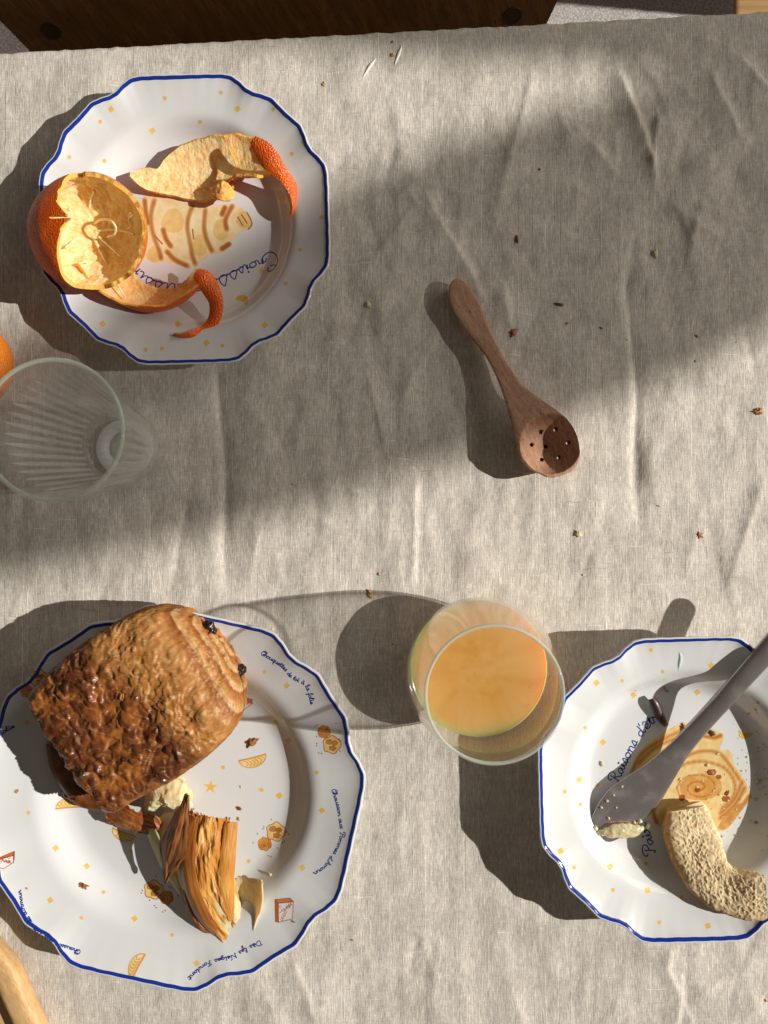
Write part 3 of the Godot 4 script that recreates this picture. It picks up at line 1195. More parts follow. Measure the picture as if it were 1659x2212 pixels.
func build_plate(p: Plate, label: String) -> void:
	p.root = thing("plate", label, "plate", p.at, "scalloped white plates with a blue rim line")
	var glaze := mat(Color.WHITE, 0.075, 0.5)
	glaze.albedo_texture = tex(p.image)
	glaze.roughness = 0.09
	var prof := []
	for e in [[0.0, 0.0012], [0.35, 0.0012], [0.52, 0.0012], [0.555, 0.0006], [0.565, 0.0], [0.60, 0.0], [0.612, 0.0008], [0.64, 0.0022]]:
		prof.append(Vector2(e[0], e[1]))
	for k in 12:
		var t := lerpf(0.66, 0.985, k / 11.0)
		prof.append(Vector2(t, maxf(p.height(t) - lerpf(0.0050, 0.0030, k / 11.0), 0.0022)))
	prof.append(Vector2(0.997, p.rise - 0.0022))
	prof.append(Vector2(1.0015, p.rise - 0.0013))
	prof.append(Vector2(1.001, p.rise - 0.0005))
	prof.append(Vector2(0.998, p.rise - 0.0001))
	var tops := []
	for k in TOP_T.size():
		tops.append(Vector2(TOP_T[k], 0.0042 + TOP_Y[k] * (p.rise - 0.0042)))
	for k in 66:
		prof.append(cat(tops, 1.0 - k / 65.0))
	var seg := 360
	var pts := PackedVector3Array()
	var uv := PackedVector2Array()
	for i in seg:
		var deg := -360.0 * i / seg
		var a := deg_to_rad(deg + p.turn)
		var w := wave(deg)
		for q in prof:
			var r: float = q.x * lerpf(1.0, w, smoothstep(0.70, 0.97, q.x)) * p.r
			var v := Vector3(sin(a) * r, q.y, -cos(a) * r)
			pts.append(p.at + v)
			uv.append(Vector2(v.x / (2.16 * p.r) + 0.5, v.z / (2.16 * p.r) + 0.5))
	var s := Soup.new()
	s.grid(pts, seg, prof.size(), true, false, false, PackedColorArray(), uv)
	part("dish", s, glaze, p.root, p.at)
	var band := Soup.new()
	pts = PackedVector3Array()
	for i in seg:
		var deg := -360.0 * i / seg
		var a := deg_to_rad(deg + p.turn)
		var w := wave(deg)
		var thin := 0.0025 * noise_b.get_noise_2d(sin(a) * 300.0, cos(a) * 300.0)
		for k in 6:
			var t := lerpf(0.9905, 0.9905 - 0.0021 / p.r + thin, k / 5.0)
			var r := t * lerpf(1.0, w, smoothstep(0.70, 0.97, t)) * p.r
			var q: Vector2 = cat(tops, 1.0)
			for e in 40:   # height of the glaze at this place
				var c: Vector2 = cat(tops, 0.85 + 0.15 * e / 39.0)
				if c.x >= t:
					q = c
					break
			pts.append(p.at + Vector3(sin(a) * r, q.y + (0.00012 if k > 0 and k < 5 else 0.00002), -cos(a) * r))
	band.grid(pts, seg, 6, true, false, false)
	part("blue_rim_line", band, M.cobalt, p.root, p.at)


func new_plate(px: float, py: float, half: float, rise: float, turn: float, side: int) -> Plate:
	var p := Plate.new()
	p.at = spot(px, py, rise)
	p.at.y = 0.0006
	p.r = half * (EYE - rise) / FOCUS
	p.rise = rise
	p.turn = turn
	p.side = side
	p.image = Image.create(side, side, false, Image.FORMAT_RGB8)
	p.image.fill(Color(0.865, 0.875, 0.885))
	return p


func make_plates() -> void:
	var a := new_plate(398.5, 473.5, 313.0, 0.024, -1.5, 1500)
	plates.append(a)
	for q in [[240, 237], [513, 236], [329, 283], [565, 585], [572, 702], [446, 741], [385, 700], [222, 700], [250, 398], [610, 430]]:
		lozenge(a, q[0], q[1])
	for q in [[356, 213], [477, 201], [590, 237], [217, 264], [432, 264], [630, 333], [226, 348], [315, 756], [350, 753], [480, 747], [617, 613], [694, 470], [648, 540], [470, 672], [150, 340], [140, 620]]:
		dot(a, q[0], q[1], 4.6)
	var z3 := func(list: Array) -> Array:
		var r := []
		for q in list:
			r.append([246.9 + q[0] * 0.2645, 263.3 + q[1] * 0.2645])
		return r
	var cream := Color(0.93, 0.87, 0.71)
	var tan := Color(0.75, 0.54, 0.31)
	var brown := Color(0.63, 0.40, 0.20)
	fill(a.image, ring_of(a, z3.call([[40, 760], [170, 660], [300, 580], [420, 600], [600, 660], [800, 690], [950, 668], [1030, 700], [1100, 765], [1130, 830], [1095, 880], [1040, 900], [960, 1000], [900, 1060], [800, 1090], [700, 1150], [630, 1195], [540, 1175], [420, 1150], [330, 1150], [200, 1100], [90, 1020], [30, 900]])), cream, Color(0.90, 0.81, 0.60))
	for q in [[480, 810, 90, 100], [870, 880, 60, 90], [700, 1010, 60, 90], [330, 1080, 60, 70], [150, 900, 70, 120], [1060, 800, 60, 70]]:
		var l := []
		for k in 9:
			l.append([q[0] + q[2] * cos(TAU * k / 9.0) * (1.0 + 0.15 * sin(k * 2.0)), q[1] + q[3] * sin(TAU * k / 9.0)])
		fill(a.image, ring_of(a, z3.call(l)), Color(0.90, 0.76, 0.47), Color(0.86, 0.71, 0.42), 0.75)
	for q in [[[640, 690], [605, 790], [600, 880], [625, 1010], [640, 1100], [665, 1165]], [[330, 640], [300, 780], [320, 920], [370, 1060], [385, 1120]], [[745, 720], [735, 860], [755, 960], [800, 1060]], [[250, 640], [262, 760], [280, 830]], [[400, 880], [425, 960], [465, 1020]], [[905, 700], [880, 760]], [[965, 690], [910, 800], [920, 880]], [[180, 680], [150, 820], [190, 980]], [[430, 1060], [500, 1130], [600, 1180]], [[880, 1040], [940, 1000]]]:
		ink(a.image, line_of(a, z3.call(q)), 14.0, tan, 0.28)
		ink(a.image, line_of(a, z3.call(q)), 7.5, brown, 0.32)
	for q in [[[1010, 780], [1050, 850]], [[1040, 760], [1085, 830]], [[1085, 745], [1125, 830], [1095, 880]], [[640, 880], [650, 960]], [[330, 930], [395, 1000]]]:
		ink(a.image, line_of(a, z3.call(q)), 3.5, brown, 0.6)
	var moon := z3.call([[985, 1450], [1015, 1420], [1060, 1415], [1090, 1440], [1095, 1480], [1080, 1502], [1062, 1478], [1030, 1460]])
	fill(a.image, ring_of(a, moon), Color(0.90, 0.76, 0.40), Color(0.86, 0.70, 0.33))
	write_along(a, "C", [[586, 537], [577, 548], [562, 559]], 15.0, 2.6)
	write_along(a, "rois", [[566, 556], [548, 566], [530, 572], [512, 582]], 11.0, 2.6)
	write_along(a, "s", [[512, 581], [502, 586], [490, 592]], 15.0, 2.6)
	write_along(a, "s", [[490, 590], [479, 596], [466, 602]], 19.0, 2.6)
	write_along(a, "s", [[466, 600], [454, 605], [440, 612]], 23.0, 2.6)
	write_along(a, "antissime", [[440, 617], [405, 614], [365, 612], [330, 602], [296, 575], [270, 540]], 13.0, 2.6)
	build_plate(a, "smaller white scalloped plate with a painted croissant, holding tangerine peel")

	var b := new_plate(371.0, 1725.5, 403.0, 0.025, 12.3, 2000)
	plates.append(b)
	for q in [[619, 1480], [623, 1599], [602, 1718], [695, 1750], [653, 1873], [604, 1718], [121, 1831], [188, 1870], [109, 1943], [291, 1983], [425, 2079], [60, 1560]]:
		lozenge(b, q[0], q[1], 7.6)
	for q in [[571, 1451], [595, 1559], [482, 1657], [564, 1705], [224, 1926], [176, 1981], [283, 1838], [372, 2018], [565, 1706], [62, 1755], [684, 1668], [537, 1859]]:
		dot(b, q[0], q[1], 4.4)
	var star := []
	for k in 10:
		var r := 17.0 if k % 2 == 0 else 6.0
		star.append([455 + cos(TAU * k / 10 - 1.5) * r, 1699 + sin(TAU * k / 10 - 1.5) * r])
	fill(b.image, ring_of(b, star, false), Color(0.92, 0.78, 0.46), Color(0.89, 0.73, 0.40))
	turnover(b, 547, 1643, 30, -14)
	turnover(b, 151, 1737, 30, 176)
	turnover(b, 294, 2083, 29, 118)
	turnover(b, 266, 1803, 26, 20)
	chouquettes(b, 700, 1580, 717, 1608, 17)
	chouquettes(b, 572, 1822, 596, 1796, 18)
	chouquettes(b, 360, 1938, 332, 1921, 18)
	chouquettes(b, 58, 1492, 86, 1465, 17)
	cake_square(b, [[601, 1950], [634, 1947], [632, 1984], [602, 1991]], [-7, -8])
	cake_square(b, [[30, 1847], [30, 1862], [8, 1876], [-25, 1862]], [2, -9])
	cake_square(b, [[500, 1505], [545, 1520], [523, 1536], [490, 1530]], [0, -9])
	write_along(b, "Chouquettes de toi à la folie", [[563, 1413], [589, 1428], [611, 1444], [624, 1460], [638, 1470], [655, 1478], [664, 1492], [671, 1521]], 4.6, 1.9)
	write_along(b, "Chausson aux Pommes d'Amour", [[716, 1705], [726, 1736], [731, 1764], [735, 1793], [732, 1815], [722, 1838], [712, 1851], [698, 1871], [677, 1884]], 4.4, 1.9)
	write_along(b, "Chausson aux Pommes d'Amour", [[176, 2052], [159, 2047], [139, 2040], [122, 2036], [111, 2030], [95, 2018], [82, 2010], [74, 1998], [63, 1978], [55, 1966], [50, 1950], [46, 1922]], 4.4, 1.9)
	write_along(b, "Dès les Neiges Fondant", [[563, 2030], [535, 2044], [512, 2056], [495, 2064], [462, 2072], [445, 2078], [425, 2093], [406, 2110]], 4.4, 1.9)
	write_along(b, "toi à la folie", [[-26, 1655], [-14, 1630], [0, 1592], [33, 1570]], 4.6, 1.9)
	build_plate(b, "large white scalloped dinner plate with painted pastries under the golden loaf")

	var c := new_plate(1493.0, 1706.0, 329.5, 0.031, -1.5, 1500)
	plates.append(c)
	var z4 := func(list: Array) -> Array:
		var r := []
		for q in list:
			r.append([1234.3 + q[0] * 0.2559, 1316.6 + q[1] * 0.2559])
		return r
	fill(c.image, ring_of(c, z4.call([[480, 1440], [520, 1300], [580, 1180], [700, 1080], [830, 1000], [940, 955], [1100, 980], [1250, 1030], [1282, 1080], [1250, 1180], [1335, 1190], [1380, 1320], [1440, 1400], [1512, 1570], [1460, 1650], [1400, 1740], [1300, 1860], [1200, 1860], [900, 1840], [720, 1820], [640, 1700], [520, 1560]])), Color(0.92, 0.83, 0.62), Color(0.89, 0.76, 0.50))
	for q in [[[500, 1400], [570, 1240], [720, 1120], [950, 1010]], [[560, 1300], [700, 1170], [900, 1080], [1090, 1050]], [[960, 1240], [1090, 1195], [1240, 1210], [1340, 1320], [1420, 1440]], [[1090, 1060], [1200, 1080], [1260, 1060]], [[820, 1460], [900, 1330], [1080, 1280], [1280, 1330], [1370, 1450], [1360, 1580], [1260, 1680]], [[1460, 1500], [1380, 1640], [1250, 1760]], [[1500, 1570], [1420, 1680], [1300, 1790]], [[1440, 1450], [1370, 1600], [1250, 1720]], [[720, 1800], [690, 1700], [740, 1600]]]:
		ink(c.image, line_of(c, z4.call(q)), 12.0, Color(0.80, 0.57, 0.31), 0.28)
		ink(c.image, line_of(c, z4.call(q)), 5.0, Color(0.70, 0.44, 0.21), 0.36)
	var coil := []
	for k in 26:
		var f := 1.0 - k / 26.0
		coil.append([1070 + 190 * f * cos(k * 0.52 + 2.6), 1500 + 130 * f * sin(k * 0.52 + 2.6)])
	fill(c.image, ring_of(c, z4.call([[910, 1480], [980, 1410], [1120, 1380], [1240, 1420], [1260, 1530], [1150, 1600], [1000, 1600], [930, 1570]])), Color(0.84, 0.63, 0.34), Color(0.78, 0.54, 0.25), 0.75)
	ink(c.image, line_of(c, z4.call(coil)), 5.0, Color(0.68, 0.40, 0.18), 0.42)
	for q in [[1300, 1595, 36, 26], [1180, 1370, 40, 28], [1240, 1410, 24, 20], [930, 1585, 26, 30], [1060, 1520, 26, 22]]:
		var l := []
		for k in 8:
			l.append([q[0] + q[2] * cos(TAU * k / 8.0), q[1] + q[3] * sin(TAU * k / 8.0) * (1.0 + 0.2 * sin(k * 3.0))])
		fill(c.image, ring_of(c, z4.call(l)), Color(0.60, 0.30, 0.13), Color(0.52, 0.22, 0.10), 0.8)
	fill(c.image, ring_of(c, z4.call([[1230, 1840], [1300, 1720], [1400, 1640], [1460, 1640], [1400, 1740], [1300, 1850]])), Color(0.84, 0.62, 0.36), Color(0.75, 0.52, 0.27), 0.8)
	fill(c.image, ring_of(c, z4.call([[1402, 1000], [1440, 1035], [1530, 1040], [1490, 1080], [1440, 1090], [1410, 1060]])), Color(0.92, 0.78, 0.42), Color(0.89, 0.73, 0.38))
	for q in [[[210, 615]], [[522, 720]], [[1058, 697]], [[262, 1118]], [[1175, 470]]]:
		var e: Array = z4.call(q)[0]
		lozenge(c, e[0], e[1], 7.6)
	for q in [[[668, 340]], [[765, 522]], [[425, 600]], [[113, 995]], [[218, 1475]], [[1570, 780]]]:
		var e: Array = z4.call(q)[0]
		dot(c, e[0], e[1], 4.2)
	for q in [[1317, 1871], [1398, 1922], [1528, 1999], [1251, 1684], [1210, 1837]]:
		lozenge(c, q[0], q[1], 8.0, 20.0)
	for q in [[1239, 1873], [1323, 1921], [1423, 1991], [1471, 1937], [1219, 1709], [1584, 1972], [1253, 1737], [1395, 1864], [1614, 1950]]:
		dot(c, q[0], q[1], 4.4)
	write_along(c, "Raisons d'être", [[1334, 1693], [1353, 1650], [1372, 1612], [1398, 1575], [1433, 1545]], 10.5, 2.5)
	write_along(c, "Pain aux", [[1416, 1846], [1404, 1800], [1382, 1755], [1352, 1722]], 10.5, 2.5)
	build_plate(c, "white scalloped plate with a painted pastry swirl, holding the knife and bread")


# ------------------------------------------------------------------ glasses
func make_glasses() -> void:
	# empty ribbed tumbler, left
	var at := spot(272.6, 968.0, 0.0)
	at.y = 0.0008
	var g := thing("drinking_glass", "empty ribbed clear glass tumbler at the left, below the peel plate", "glass", at)
	var s := Soup.new()
	var prof := PackedVector2Array()
	for e in [[0.0, 0.0052], [0.0165, 0.0048], [0.0190, 0.0020], [0.0205, 0.0], [0.0235, 0.0], [0.0258, 0.0010], [0.0268, 0.0035]]:
		prof.append(Vector2(e[0], e[1]))
	for k in 15:
		prof.append(Vector2(lerpf(0.0270, 0.0386, k / 14.0), lerpf(0.006, 0.1135, k / 14.0)))
	for e in [[0.0387, 0.1150], [0.0384, 0.1163], [0.0376, 0.1170], [0.0368, 0.1164], [0.0363, 0.1150]]:
		prof.append(Vector2(e[0], e[1]))
	var first := prof.size()
	for k in 40:
		var f := 1.0 - k / 39.0
		prof.append(Vector2(lerpf(0.0228, 0.0361, f), lerpf(0.0135, 0.1130, f)))
	var last := prof.size() - 1
	for e in [[0.0222, 0.0110], [0.0208, 0.0096], [0.0170, 0.0090], [0.0, 0.0090]]:
		prof.append(Vector2(e[0], e[1]))
	lathe(s, prof, at, 160)
	part("tumbler", s, M.pale_glass, g, at)
	var rib := Soup.new()
	rib.grid(body([Vector3(0.0243, 0.0150, 0), Vector3(0.0262, 0.0330, 0), Vector3(0.0290, 0.0580, 0), Vector3(0.0320, 0.0850, 0), Vector3(0.0338, 0.1010, 0)], [0.0010, 0.0013, 0.0014, 0.0014, 0.0002], [0.0005, 0.0006, 0.0006, 0.0005, 0.0001], 40, 12, 2.0), 40, 12, false, true, false)
	var rib_mesh := rib.mesh()
	rib_mesh.surface_set_material(0, M.rib_glass)
	for k in 36:
		var r := MeshInstance3D.new()
		r.name = "rib"
		r.mesh = rib_mesh
		r.rotation.y = TAU * k / 36.0
		g.add_child(r, true)
	s = Soup.new()
	lathe(s, PackedVector2Array([Vector2(0.0, 0.0056), Vector2(0.0205, 0.0054), Vector2(0.0214, 0.0062), Vector2(0.0216, 0.0078), Vector2(0.0210, 0.0086), Vector2(0.0, 0.0084)]), at, 96)
	part("thick_base", s, M.pale_glass, g, at)
	var edge_ring := PackedVector2Array()
	for k in 15:
		edge_ring.append(Vector2(0.0375 + 0.0013 * cos(TAU * k / 14), 0.1165 + 0.0013 * sin(TAU * k / 14)))
	s = Soup.new()
	lathe(s, edge_ring, at, 160)
	part("rim", s, M.rim_glass, g, at)
	s = Soup.new()
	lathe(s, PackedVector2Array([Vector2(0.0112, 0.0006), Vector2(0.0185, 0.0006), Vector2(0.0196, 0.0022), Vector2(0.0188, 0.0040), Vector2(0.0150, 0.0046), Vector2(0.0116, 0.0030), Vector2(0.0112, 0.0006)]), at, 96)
	part("base_light_ring", s, M.ring_light_white, g, at)  # white ring added in place of the light refracted by the thick base

	# round glass of juice, right of the middle
	at = spot(1021.4, 1423.4, 0.0)
	at.y = 0.0008
	g = thing("drinking_glass", "round stemless glass half full of cloudy orange juice", "glass", at)
	var outer := [Vector2(0.0, 0.0022), Vector2(0.014, 0.0022), Vector2(0.020, 0.0004), Vector2(0.027, 0.0020), Vector2(0.0360, 0.0110), Vector2(0.0428, 0.0230), Vector2(0.0466, 0.0360), Vector2(0.0476, 0.0480), Vector2(0.0465, 0.0620), Vector2(0.0440, 0.0770), Vector2(0.0410, 0.0910), Vector2(0.0387, 0.1012)]
	var p2 := smooth_profile(outer, 70)
	p2.append(Vector2(0.0384, 0.1019))
	p2.append(Vector2(0.0379, 0.1021))
	p2.append(Vector2(0.0375, 0.1018))
	var inner := [Vector2(0.0374, 0.1010), Vector2(0.0396, 0.0910), Vector2(0.0427, 0.0770), Vector2(0.0452, 0.0620), Vector2(0.0463, 0.0480), Vector2(0.0452, 0.0360), Vector2(0.0412, 0.0235), Vector2(0.0340, 0.0130), Vector2(0.0230, 0.0078), Vector2(0.0110, 0.0066), Vector2(0.0, 0.0064)]
	p2.append_array(smooth_profile(inner, 60))
	s = Soup.new()
	lathe(s, p2, at, 160)
	part("bowl", s, M.thin_glass, g, at)
	var lip := PackedVector2Array()
	for k in 15:
		lip.append(Vector2(0.0381 + 0.0011 * cos(TAU * k / 14), 0.1022 + 0.0012 * sin(TAU * k / 14)))
	s = Soup.new()
	lathe(s, lip, at, 160)
	part("rim", s, M.rim_glass, g, at)
	var body_prof := [Vector2(0.0, 0.0067), Vector2(0.0110, 0.0069), Vector2(0.0226, 0.0081), Vector2(0.0335, 0.0133), Vector2(0.0390, 0.0200), Vector2(0.0413, 0.0240), Vector2(0.0431, 0.0290), Vector2(0.0440, 0.0312)]
	p2 = smooth_profile(body_prof, 40)
	for e in [[0.0440, 0.0316], [0.0434, 0.0311], [0.0425, 0.0307], [0.0380, 0.0305], [0.020, 0.0305], [0.0, 0.0305]]:
		p2.append(Vector2(e[0], e[1]))
	for k in range(1, 30):
		p2.insert(p2.size() - 1, Vector2(0.020 * (1.0 - k / 30.0), 0.0305))
	s = Soup.new()
	lathe(s, p2, at, 128)
	for k in s.c.size():
		var w := s.v[k] - at
		var f := clampf(0.35 + 0.5 * noise_a.get_noise_3d(w.x * 1500.0, w.y * 1500.0, w.z * 1500.0) + 0.25 * noise_b.get_noise_3d(w.x * 12000.0, 0.0, w.z * 12000.0) + 0.35 * smoothstep(0.030, 0.043, Vector2(w.x, w.z).length()), 0.0, 1.0)
		s.c[k] = Color(0.68, 0.365, 0.080).lerp(Color(0.84, 0.60, 0.27), f)
	part("orange_juice", s, M.juice, g, at)
	for q in [[0.0352, 0.35, 0.0011], [0.0361, 0.30, 0.0008], [0.0370, 0.42, 0.0007], [0.004, 2.0, 0.0010], [0.0405, 0.62, 0.0009], [0.0398, 0.66, 0.0006]]:
		var b := Soup.new()
		lathe(b, smooth_profile([Vector2(q[2], 0.0), Vector2(q[2] * 0.9, q[2] * 0.45), Vector2(q[2] * 0.5, q[2] * 0.8), Vector2(0, q[2] * 0.9)], 8), at + Vector3(cos(q[1]) * q[0], 0.0306, sin(q[1]) * q[0]), 14)
		part("bubble", b, M.thin_glass, g, at)

	# a whole tangerine, mostly out of the picture
	var c := spot(-78, 787, 0.028)
	var o := thing("tangerine", "whole orange tangerine peeping in at the left edge above the tumbler", "tangerine", Vector3(c.x, 0.0005, c.z))
	s = Soup.new()
	var ball := []
	for k in 30:
		var t := PI * k / 29.0
		var rr := sin(t) * (1.0 - 0.05 * cos(2.0 * t))
		ball.append(Vector2(rr * 0.0285, 0.0255 - cos(t) * 0.0250 + (-0.0022 * exp(-pow((PI - t) * 5.0, 2.0)))))
	lathe(s, PackedVector2Array(ball), Vector3(c.x, 0.0005, c.z), 64)
	for k in s.c.size():
		s.c[k] = Color(0.80, 0.22, 0.012)
	part("rind", s, M.orange_skin, o, o.position)
	s = Soup.new()
	lathe(s, smooth_profile([Vector2(0.0028, 0.0), Vector2(0.0024, 0.0012), Vector2(0.0010, 0.0016), Vector2(0.0, 0.0014)], 8), Vector3(c.x, 0.0482, c.z), 7)
	part("stalk_end", s, M.bolt, o, o.position)


# ------------------------------------------------------------------ wooden spoon
func make_spoon() -> void:
	var mid := [[986, 600], [988, 612], [996, 638], [1009, 665], [1031, 706], [1062, 757], [1086, 800], [1108, 840], [1134, 880], [1160, 915], [1182, 950], [1192, 985], [1191, 1014], [1189, 1031]]
	var half := [1.0, 17.0, 26.0, 28.0, 23.5, 16.5, 17.0, 23.0, 37.0, 52.0, 64.0, 62.0, 45.0, 8.0]
	var tops := [0.0098, 0.0105, 0.0110, 0.0114, 0.0118, 0.0126, 0.0142, 0.0162, 0.0186, 0.0205, 0.0215, 0.0215, 0.0211, 0.0206]
	var thick := [0.0030, 0.0085, 0.0092, 0.0095, 0.0095, 0.0095, 0.0090, 0.0092, 0.0115, 0.0165, 0.0210, 0.0200, 0.0125, 0.0030]
	var nu := 190
	var nv := 30
	var bowl := spot(1190, 959, 0.0213)
	var br := 67.0 * (EYE - 0.022) / FOCUS
	var way := []
	for k in mid.size():
		way.append(spot(mid[k][0], mid[k][1], tops[k]))
	var pts := PackedVector3Array()
	var uv := PackedVector2Array()
	for i in nu:
		var u := float(i) / (nu - 1)
		var c: Vector3 = cat(way, u)
		var t: Vector3 = cat(way, minf(u + 0.03, 1.0)) - cat(way, maxf(u - 0.03, 0.0))
		t.y = 0.0
		t = t.normalized()
		var b := t.cross(Vector3.UP).normalized()
		var w: float = maxf(cat(half, u), 0.6) * (EYE - c.y) / FOCUS
		var th: float = cat(thick, u)
		for side in 2:
			for j in nv:
				var f := 1.0 - 2.0 * j / (nv - 1)      # along the top from +b to -b, back along the underside
				var v := sin(f * PI / 2.0) if side == 0 else -sin(f * PI / 2.0)
				var p := c + b * v * w
				if side == 0:
					var d := Vector2(p.x - bowl.x, p.z - bowl.z).length() / br
					p.y -= 0.0006 * pow(absf(v), 8.0)
					if d < 1.0:
						p.y -= 0.0158 * (1.0 - pow(d, 2.3)) * smoothstep(1.0, 0.93, d)
				else:
					p.y -= 0.0022 + (th - 0.0022) * pow(maxf(1.0 - v * v, 0.0), lerpf(0.6, 0.15, smoothstep(0.45, 0.75, u)))
				if side == 1 and (j == 0 or j == nv - 1):
					p.y = c.y - 0.0022
				pts.append(p)
				uv.append(Vector2(u * 1.0, v * 0.42 * w / 0.02 + 0.5))
	var at := spot(1190, 959)
	at.y = 0.0
	var o := thing("spoon", "small reddish brown wooden spoon with seven holes drilled in its bowl", "spoon", at)
	var s := Soup.new()
	s.grid(pts, nu, nv * 2, false, true, false, PackedColorArray(), uv)
	# close both ends
	for end in 2:
		var row := 0 if end == 0 else nu - 1
		var m := Vector3.ZERO
		for j in nv * 2:
			m += pts[row * nv * 2 + j] / (nv * 2.0)
		var b := s.v.size()
		for j in nv * 2:
			s.v.append(pts[row * nv * 2 + j])
			s.n.append(s.n[row * nv * 2 + j])
			s.t.append(uv[row * nv * 2 + j])
		s.v.append(m)
		s.n.append((m - (pts[(3 if end == 0 else nu - 4) * nv * 2])).normalized())
		s.t.append(Vector2(0.5, 0.5))
		for j in nv * 2:
			var j2 := (j + 1) % (nv * 2)
			s.ix.append_array([b + j, b + nv * 2, b + j2] if end == 0 else [b + j, b + j2, b + nv * 2])
	var tree := CSGCombiner3D.new()
	tree.name = "spoon_body"
	tree.scale = Vector3(0.01, 0.01, 0.01)      # cut at a hundred times its size, where the boolean is exact
	var solid := CSGMesh3D.new()
	solid.name = "wood"
	solid.mesh = weld(s, at)
	solid.material = M.spoon_wood
	tree.add_child(solid)
	for q in [[1168, 933], [1199, 928], [1148, 961], [1181, 964], [1225, 957], [1170, 993], [1206, 988]]:
		var h := spot(q[0], q[1], 0.009)
		var drill := CSGCylinder3D.new()
		drill.name = "drill"
		drill.operation = CSGShape3D.OPERATION_SUBTRACTION
		drill.radius = 0.14
		drill.height = 6.0
		drill.sides = 18
		drill.position = (h - at) * 100.0
		drill.material = M.spoon_hole
		tree.add_child(drill, true)
	o.add_child(tree)


func weld(s: Soup, from: Vector3) -> ArrayMesh:   # one vertex per place, so that the body is closed
	var st := SurfaceTool.new()
	st.begin(Mesh.PRIMITIVE_TRIANGLES)
	st.set_smooth_group(0)
	for k in s.ix:
		st.set_uv(s.t[k])
		st.set_normal(s.n[k])
		st.add_vertex((s.v[k] - from) * 100.0)
	st.index()
	return st.commit()


# ------------------------------------------------------------------ knife
func make_knife() -> void:
	var c: Plate = plates[2]
	var mid := [[1290, 1806], [1298, 1798], [1318, 1776], [1346, 1744], [1382, 1714], [1423, 1672], [1462, 1625], [1495, 1586], [1540, 1536], [1584, 1488], [1642, 1423], [1692, 1367], [1728, 1324], [1740, 1310]]
	var half := [10.0, 30.0, 42.0, 48.5, 47.0, 35.0, 25.0, 22.0, 21.5, 22.0, 24.0, 26.0, 24.0, 4.0]
	var high := [0.0100, 0.0100, 0.0102, 0.0106, 0.0112, 0.0124, 0.0145, 0.0178, 0.0225, 0.0275, 0.0320, 0.0362, 0.0382, 0.0386]
	var tall := [0.0004, 0.0006, 0.0007, 0.0008, 0.0010, 0.0014, 0.0021, 0.0028, 0.0033, 0.0035, 0.0037, 0.0040, 0.0036, 0.0005]
	var way := []
	var w := []
	for k in mid.size():
		way.append(spot(mid[k][0], mid[k][1], high[k]))
		w.append(half[k] * (EYE - high[k]) / FOCUS)
	var p := body(way, w, tall, 130, 40, 2.0)
	var s := Soup.new()
	s.grid(p, 130, 40, false, true, false)
	var at := spot(1400, 1660)
	var o := thing("butter_knife", "dull grey metal butter knife lying slantwise across the swirl plate", "knife", Vector3(at.x, 0.004, at.z))
	part("blade_and_handle", s, M.steel, o, o.position)
	# butter along the blade's end
	s = Soup.new()
	p = body(rail([[1290, 1798, 0.0115], [1312, 1797, 0.0125], [1340, 1795, 0.0130], [1368, 1794, 0.0125], [1392, 1788, 0.0118]]), [0.0010, 0.0036, 0.0048, 0.0042, 0.0012], [0.0005, 0.0018, 0.0022, 0.0018, 0.0005], 60, 26, 2.0)
	lump(p, 0.0011, 5.0)
	var col := PackedColorArray()
	for q in p:
		var f := clampf(0.5 + noise_b.get_noise_3d(q.x * 30000.0, q.y * 30000.0, q.z * 30000.0), 0.0, 1.0)
		col.append(Color(0.60, 0.47, 0.25).lerp(Color(0.74, 0.64, 0.42), f))
	s.grid(p, 60, 26, false, true, false, col)
	var bt := thing("butter_smear", "smear of yellowish butter clinging to the tip of the knife", "butter", spot(1340, 1795, 0.012))
	part("smear", s, M.butter, bt, bt.position)
	for q in [[1287, 1790, 0.0017], [1300, 1745, 0.0009], [1312, 1731, 0.0008], [1326, 1718, 0.0007], [1344, 1699, 0.0008], [1382, 1775, 0.0016], [1400, 1785, 0.0020], [1371, 1777, 0.0012], [1315, 1768, 0.0008], [1332, 1745, 0.0006]]:
		var b := Soup.new()
		var pp := body([spot(q[0], q[1], 0.0112) - Vector3(q[2], 0, 0), spot(q[0], q[1], 0.0116), spot(q[0], q[1], 0.0112) + Vector3(q[2], 0, 0)], [0.0001, q[2], 0.0001], [0.0001, q[2] * 0.7, 0.0001], 9, 8, 2.0)
		lump(pp, q[2] * 0.5, 9.0)
		var cc := PackedColorArray()
		cc.resize(pp.size())
		cc.fill(Color(0.80, 0.68, 0.42))
		b.grid(pp, 9, 8, false, true, false, cc)
		part("blob", b, M.butter, bt, bt.position)


func lump(p: PackedVector3Array, amp: float, scale: float) -> void:
	for k in p.size():
		var q := p[k] * scale * 4000.0
		p[k] += Vector3(noise_b.get_noise_3d(q.x, q.y, q.z), noise_b.get_noise_3d(q.x + 500.0, q.y, q.z) * 0.7, noise_b.get_noise_3d(q.x, q.y + 700.0, q.z)) * amp


# ------------------------------------------------------------------ tangerine peel
const SKIN_A := Color(0.86, 0.150, 0.006)
const SKIN_B := Color(0.74, 0.095, 0.005)
const PITH_A := Color(0.95, 0.76, 0.44)
const PITH_B := Color(0.84, 0.46, 0.12)


func skin_colours(p: PackedVector3Array) -> PackedColorArray:
	var c := PackedColorArray()
	for q in p:
		var f := clampf(0.5 + 0.9 * noise_a.get_noise_3d(q.x * 6000.0, q.y * 6000.0, q.z * 6000.0), 0.0, 1.0)
		c.append(SKIN_A.lerp(SKIN_B, f))
	return c


